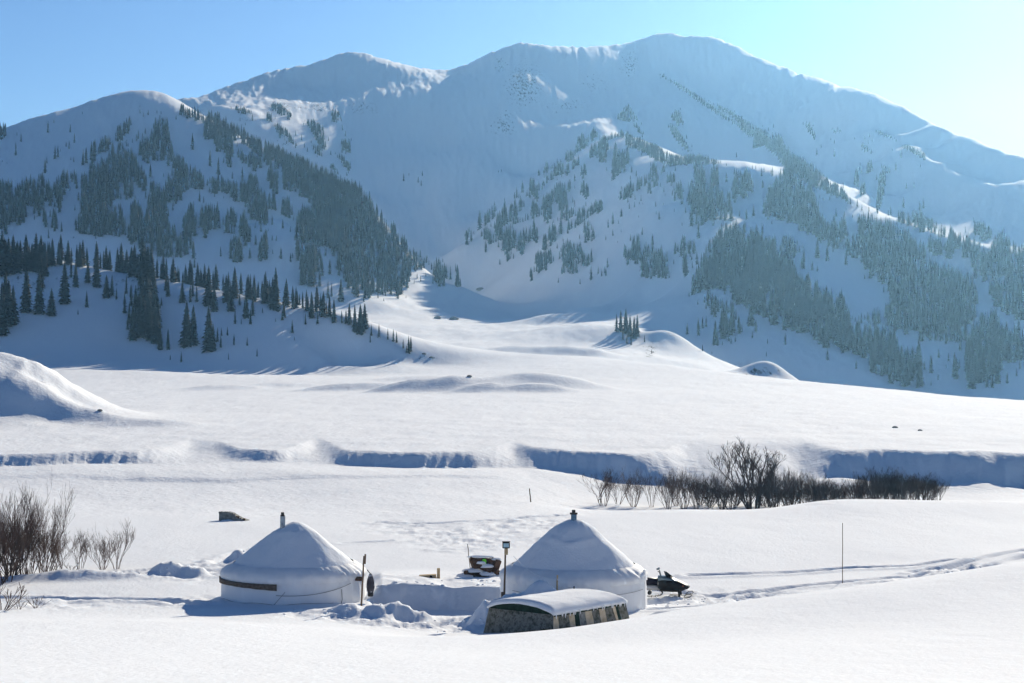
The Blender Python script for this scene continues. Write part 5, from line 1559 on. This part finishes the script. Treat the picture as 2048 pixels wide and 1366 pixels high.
D0 = 160.0
GR = "bare willow row behind the snow bank"
ROW = [  # column, height px, variant, width, label
 (1206, 66, 4, .95, "pale leafless willow at the far left end of the right hand row"), (1236, 48, 5, .95, "low willow second in the right hand row"), (1267, 56, 2, .80, "upright willow third from the left in the row"),
 (1303, 62, 5, .62, "slim pale willow with visible thin trunks, fourth in the row"), (1337, 62, 3, .62, "reddish willow at the left edge of the dense part of the row"), (1352, 56, 2, .6, "reddish willow tucked behind the left edge of the dense row"),
 (1368, 66, 3, .70, "taller reddish brown willow left of the big bare tree"), (1392, 46, 2, .75, "short reddish willow in the gap left of the big bare tree"), (1418, 50, 0, .85, "dark rounded willow in the dip left of the big bare tree"), (1446, 64, 5, .60, "thin pale willow standing just left of the big bare tree"),
 (1462, 44, 0, .9, "low dark willow at the left foot of the big bare tree"), (1537, 62, 1, .75, "dark willow at the right foot of the big bare tree"), (1556, 66, 0, .72, "dense dark willow second right of the big bare tree"), (1580, 60, 3, .75, "brown willow midway between big tree and the snow rise"), (1607, 58, 3, .62, "tall narrow willow where the snow bank starts to rise"),
 (1630, 50, 0, .85, "rounded dark willow behind the rising snow bank"), (1650, 44, 1, .8, "low dark willow right of the rounded one on the bank"), (1682, 36, 4, .9, "sparse low willow in the gap of the row over the bank"), (1706, 44, 5, .85, "thin willow beside the dense right hand mass"),
 (1733, 58, 1, .82, "dense dark willow forming the left hump of the right mass"), (1757, 54, 0, .8, "dark willow in the middle of the right mass"), (1780, 58, 0, .80, "dense dark willow forming the right hump of the right mass"), (1803, 50, 1, .8, "dark willow sloping down from the right mass"), (1826, 44, 3, .8, "brown willow near the right end of the row"),
 (1848, 42, 0, .9, "low dark willow second from the right end of the row"), (1876, 30, 4, 1.0, "last small sparse willow at the right end of the row")]
for px, hp, v, wd, lab in ROW:
    shrub(px, D0 + random.uniform(-2.5, 3), hp + 24, SH[v], lab, GR, wd * 1.05)
shrub(1506, 159.0, 150, TREE_BARE, "big round crowned bare tree towering over the right willow row", None, 1.0, 0, "bare_tree")
ORD = 'first second third fourth fifth sixth seventh eighth ninth tenth eleventh twelfth thirteenth fourteenth fifteenth sixteenth seventeenth eighteenth nineteenth twentieth'.split()
# low undergrowth fills the row
for i, px in enumerate(range(1400, 1880, 24)):
    shrub(px + random.uniform(-6, 6), D0 + random.uniform(-1, 4), random.uniform(48, 62), SH[i % 2], "low dark undergrowth in the willow row, %s clump from its left end" % ORD[i], "willow undergrowth", 1.0)
# left hand clumps
GL = "bare willows at the left edge"
for px, d, hp, v, wd, lab in [(-28, 92, 190, 2, .7, "tall thin willow cut by the left picture edge"), (14, 94, 205, 5, .62, "tallest pale willow of the left clump"), (48, 97, 190, 4, .62, "tall sparse willow rising behind the dense left clump"), (85, 98, 165, 5, .55, "thin pale willow on the right side of the left clump"),
                              (22, 96, 122, 1, .85, "dense dark willow low in the left clump"), (58, 97, 112, 2, .85, "reddish brown willow in the middle of the left clump"), (96, 97.5, 104, 3, .85, "rounded brown willow at the right end of the left clump"), (118, 98, 78, 4, .8, "low willow at the right foot of the left clump"), (-6, 93, 140, 0, .8, "dark willow at the left picture edge beneath the tall ones"),
                              (160, 99.5, 84, 4, .80, "left one of the three small willows beside the left clump"), (205, 99.5, 74, 2, .85, "middle one of the three small willows beside the left clump"), (233, 99.5, 92, 5, .72, "right one of the three small willows beside the left clump")]:
    shrub(px, d, hp * 1.12, SH[v], lab, GL, wd)
for px, d, hp, lab in [(5, 82.5, 62, "fallen arching twigs in the snow at the left edge"), (72, 84.0, 26, "tuft of dry stalks in the snow below the left clump"), (38, 83.5, 22, "small scatter of dry twigs near the left edge"), (140, 98, 22, "low dead brush under the small left willows")]:
    shrub(px, d, hp, LOW, lab, "dry twigs in the snow", 1.3, 0, "dry_twigs")
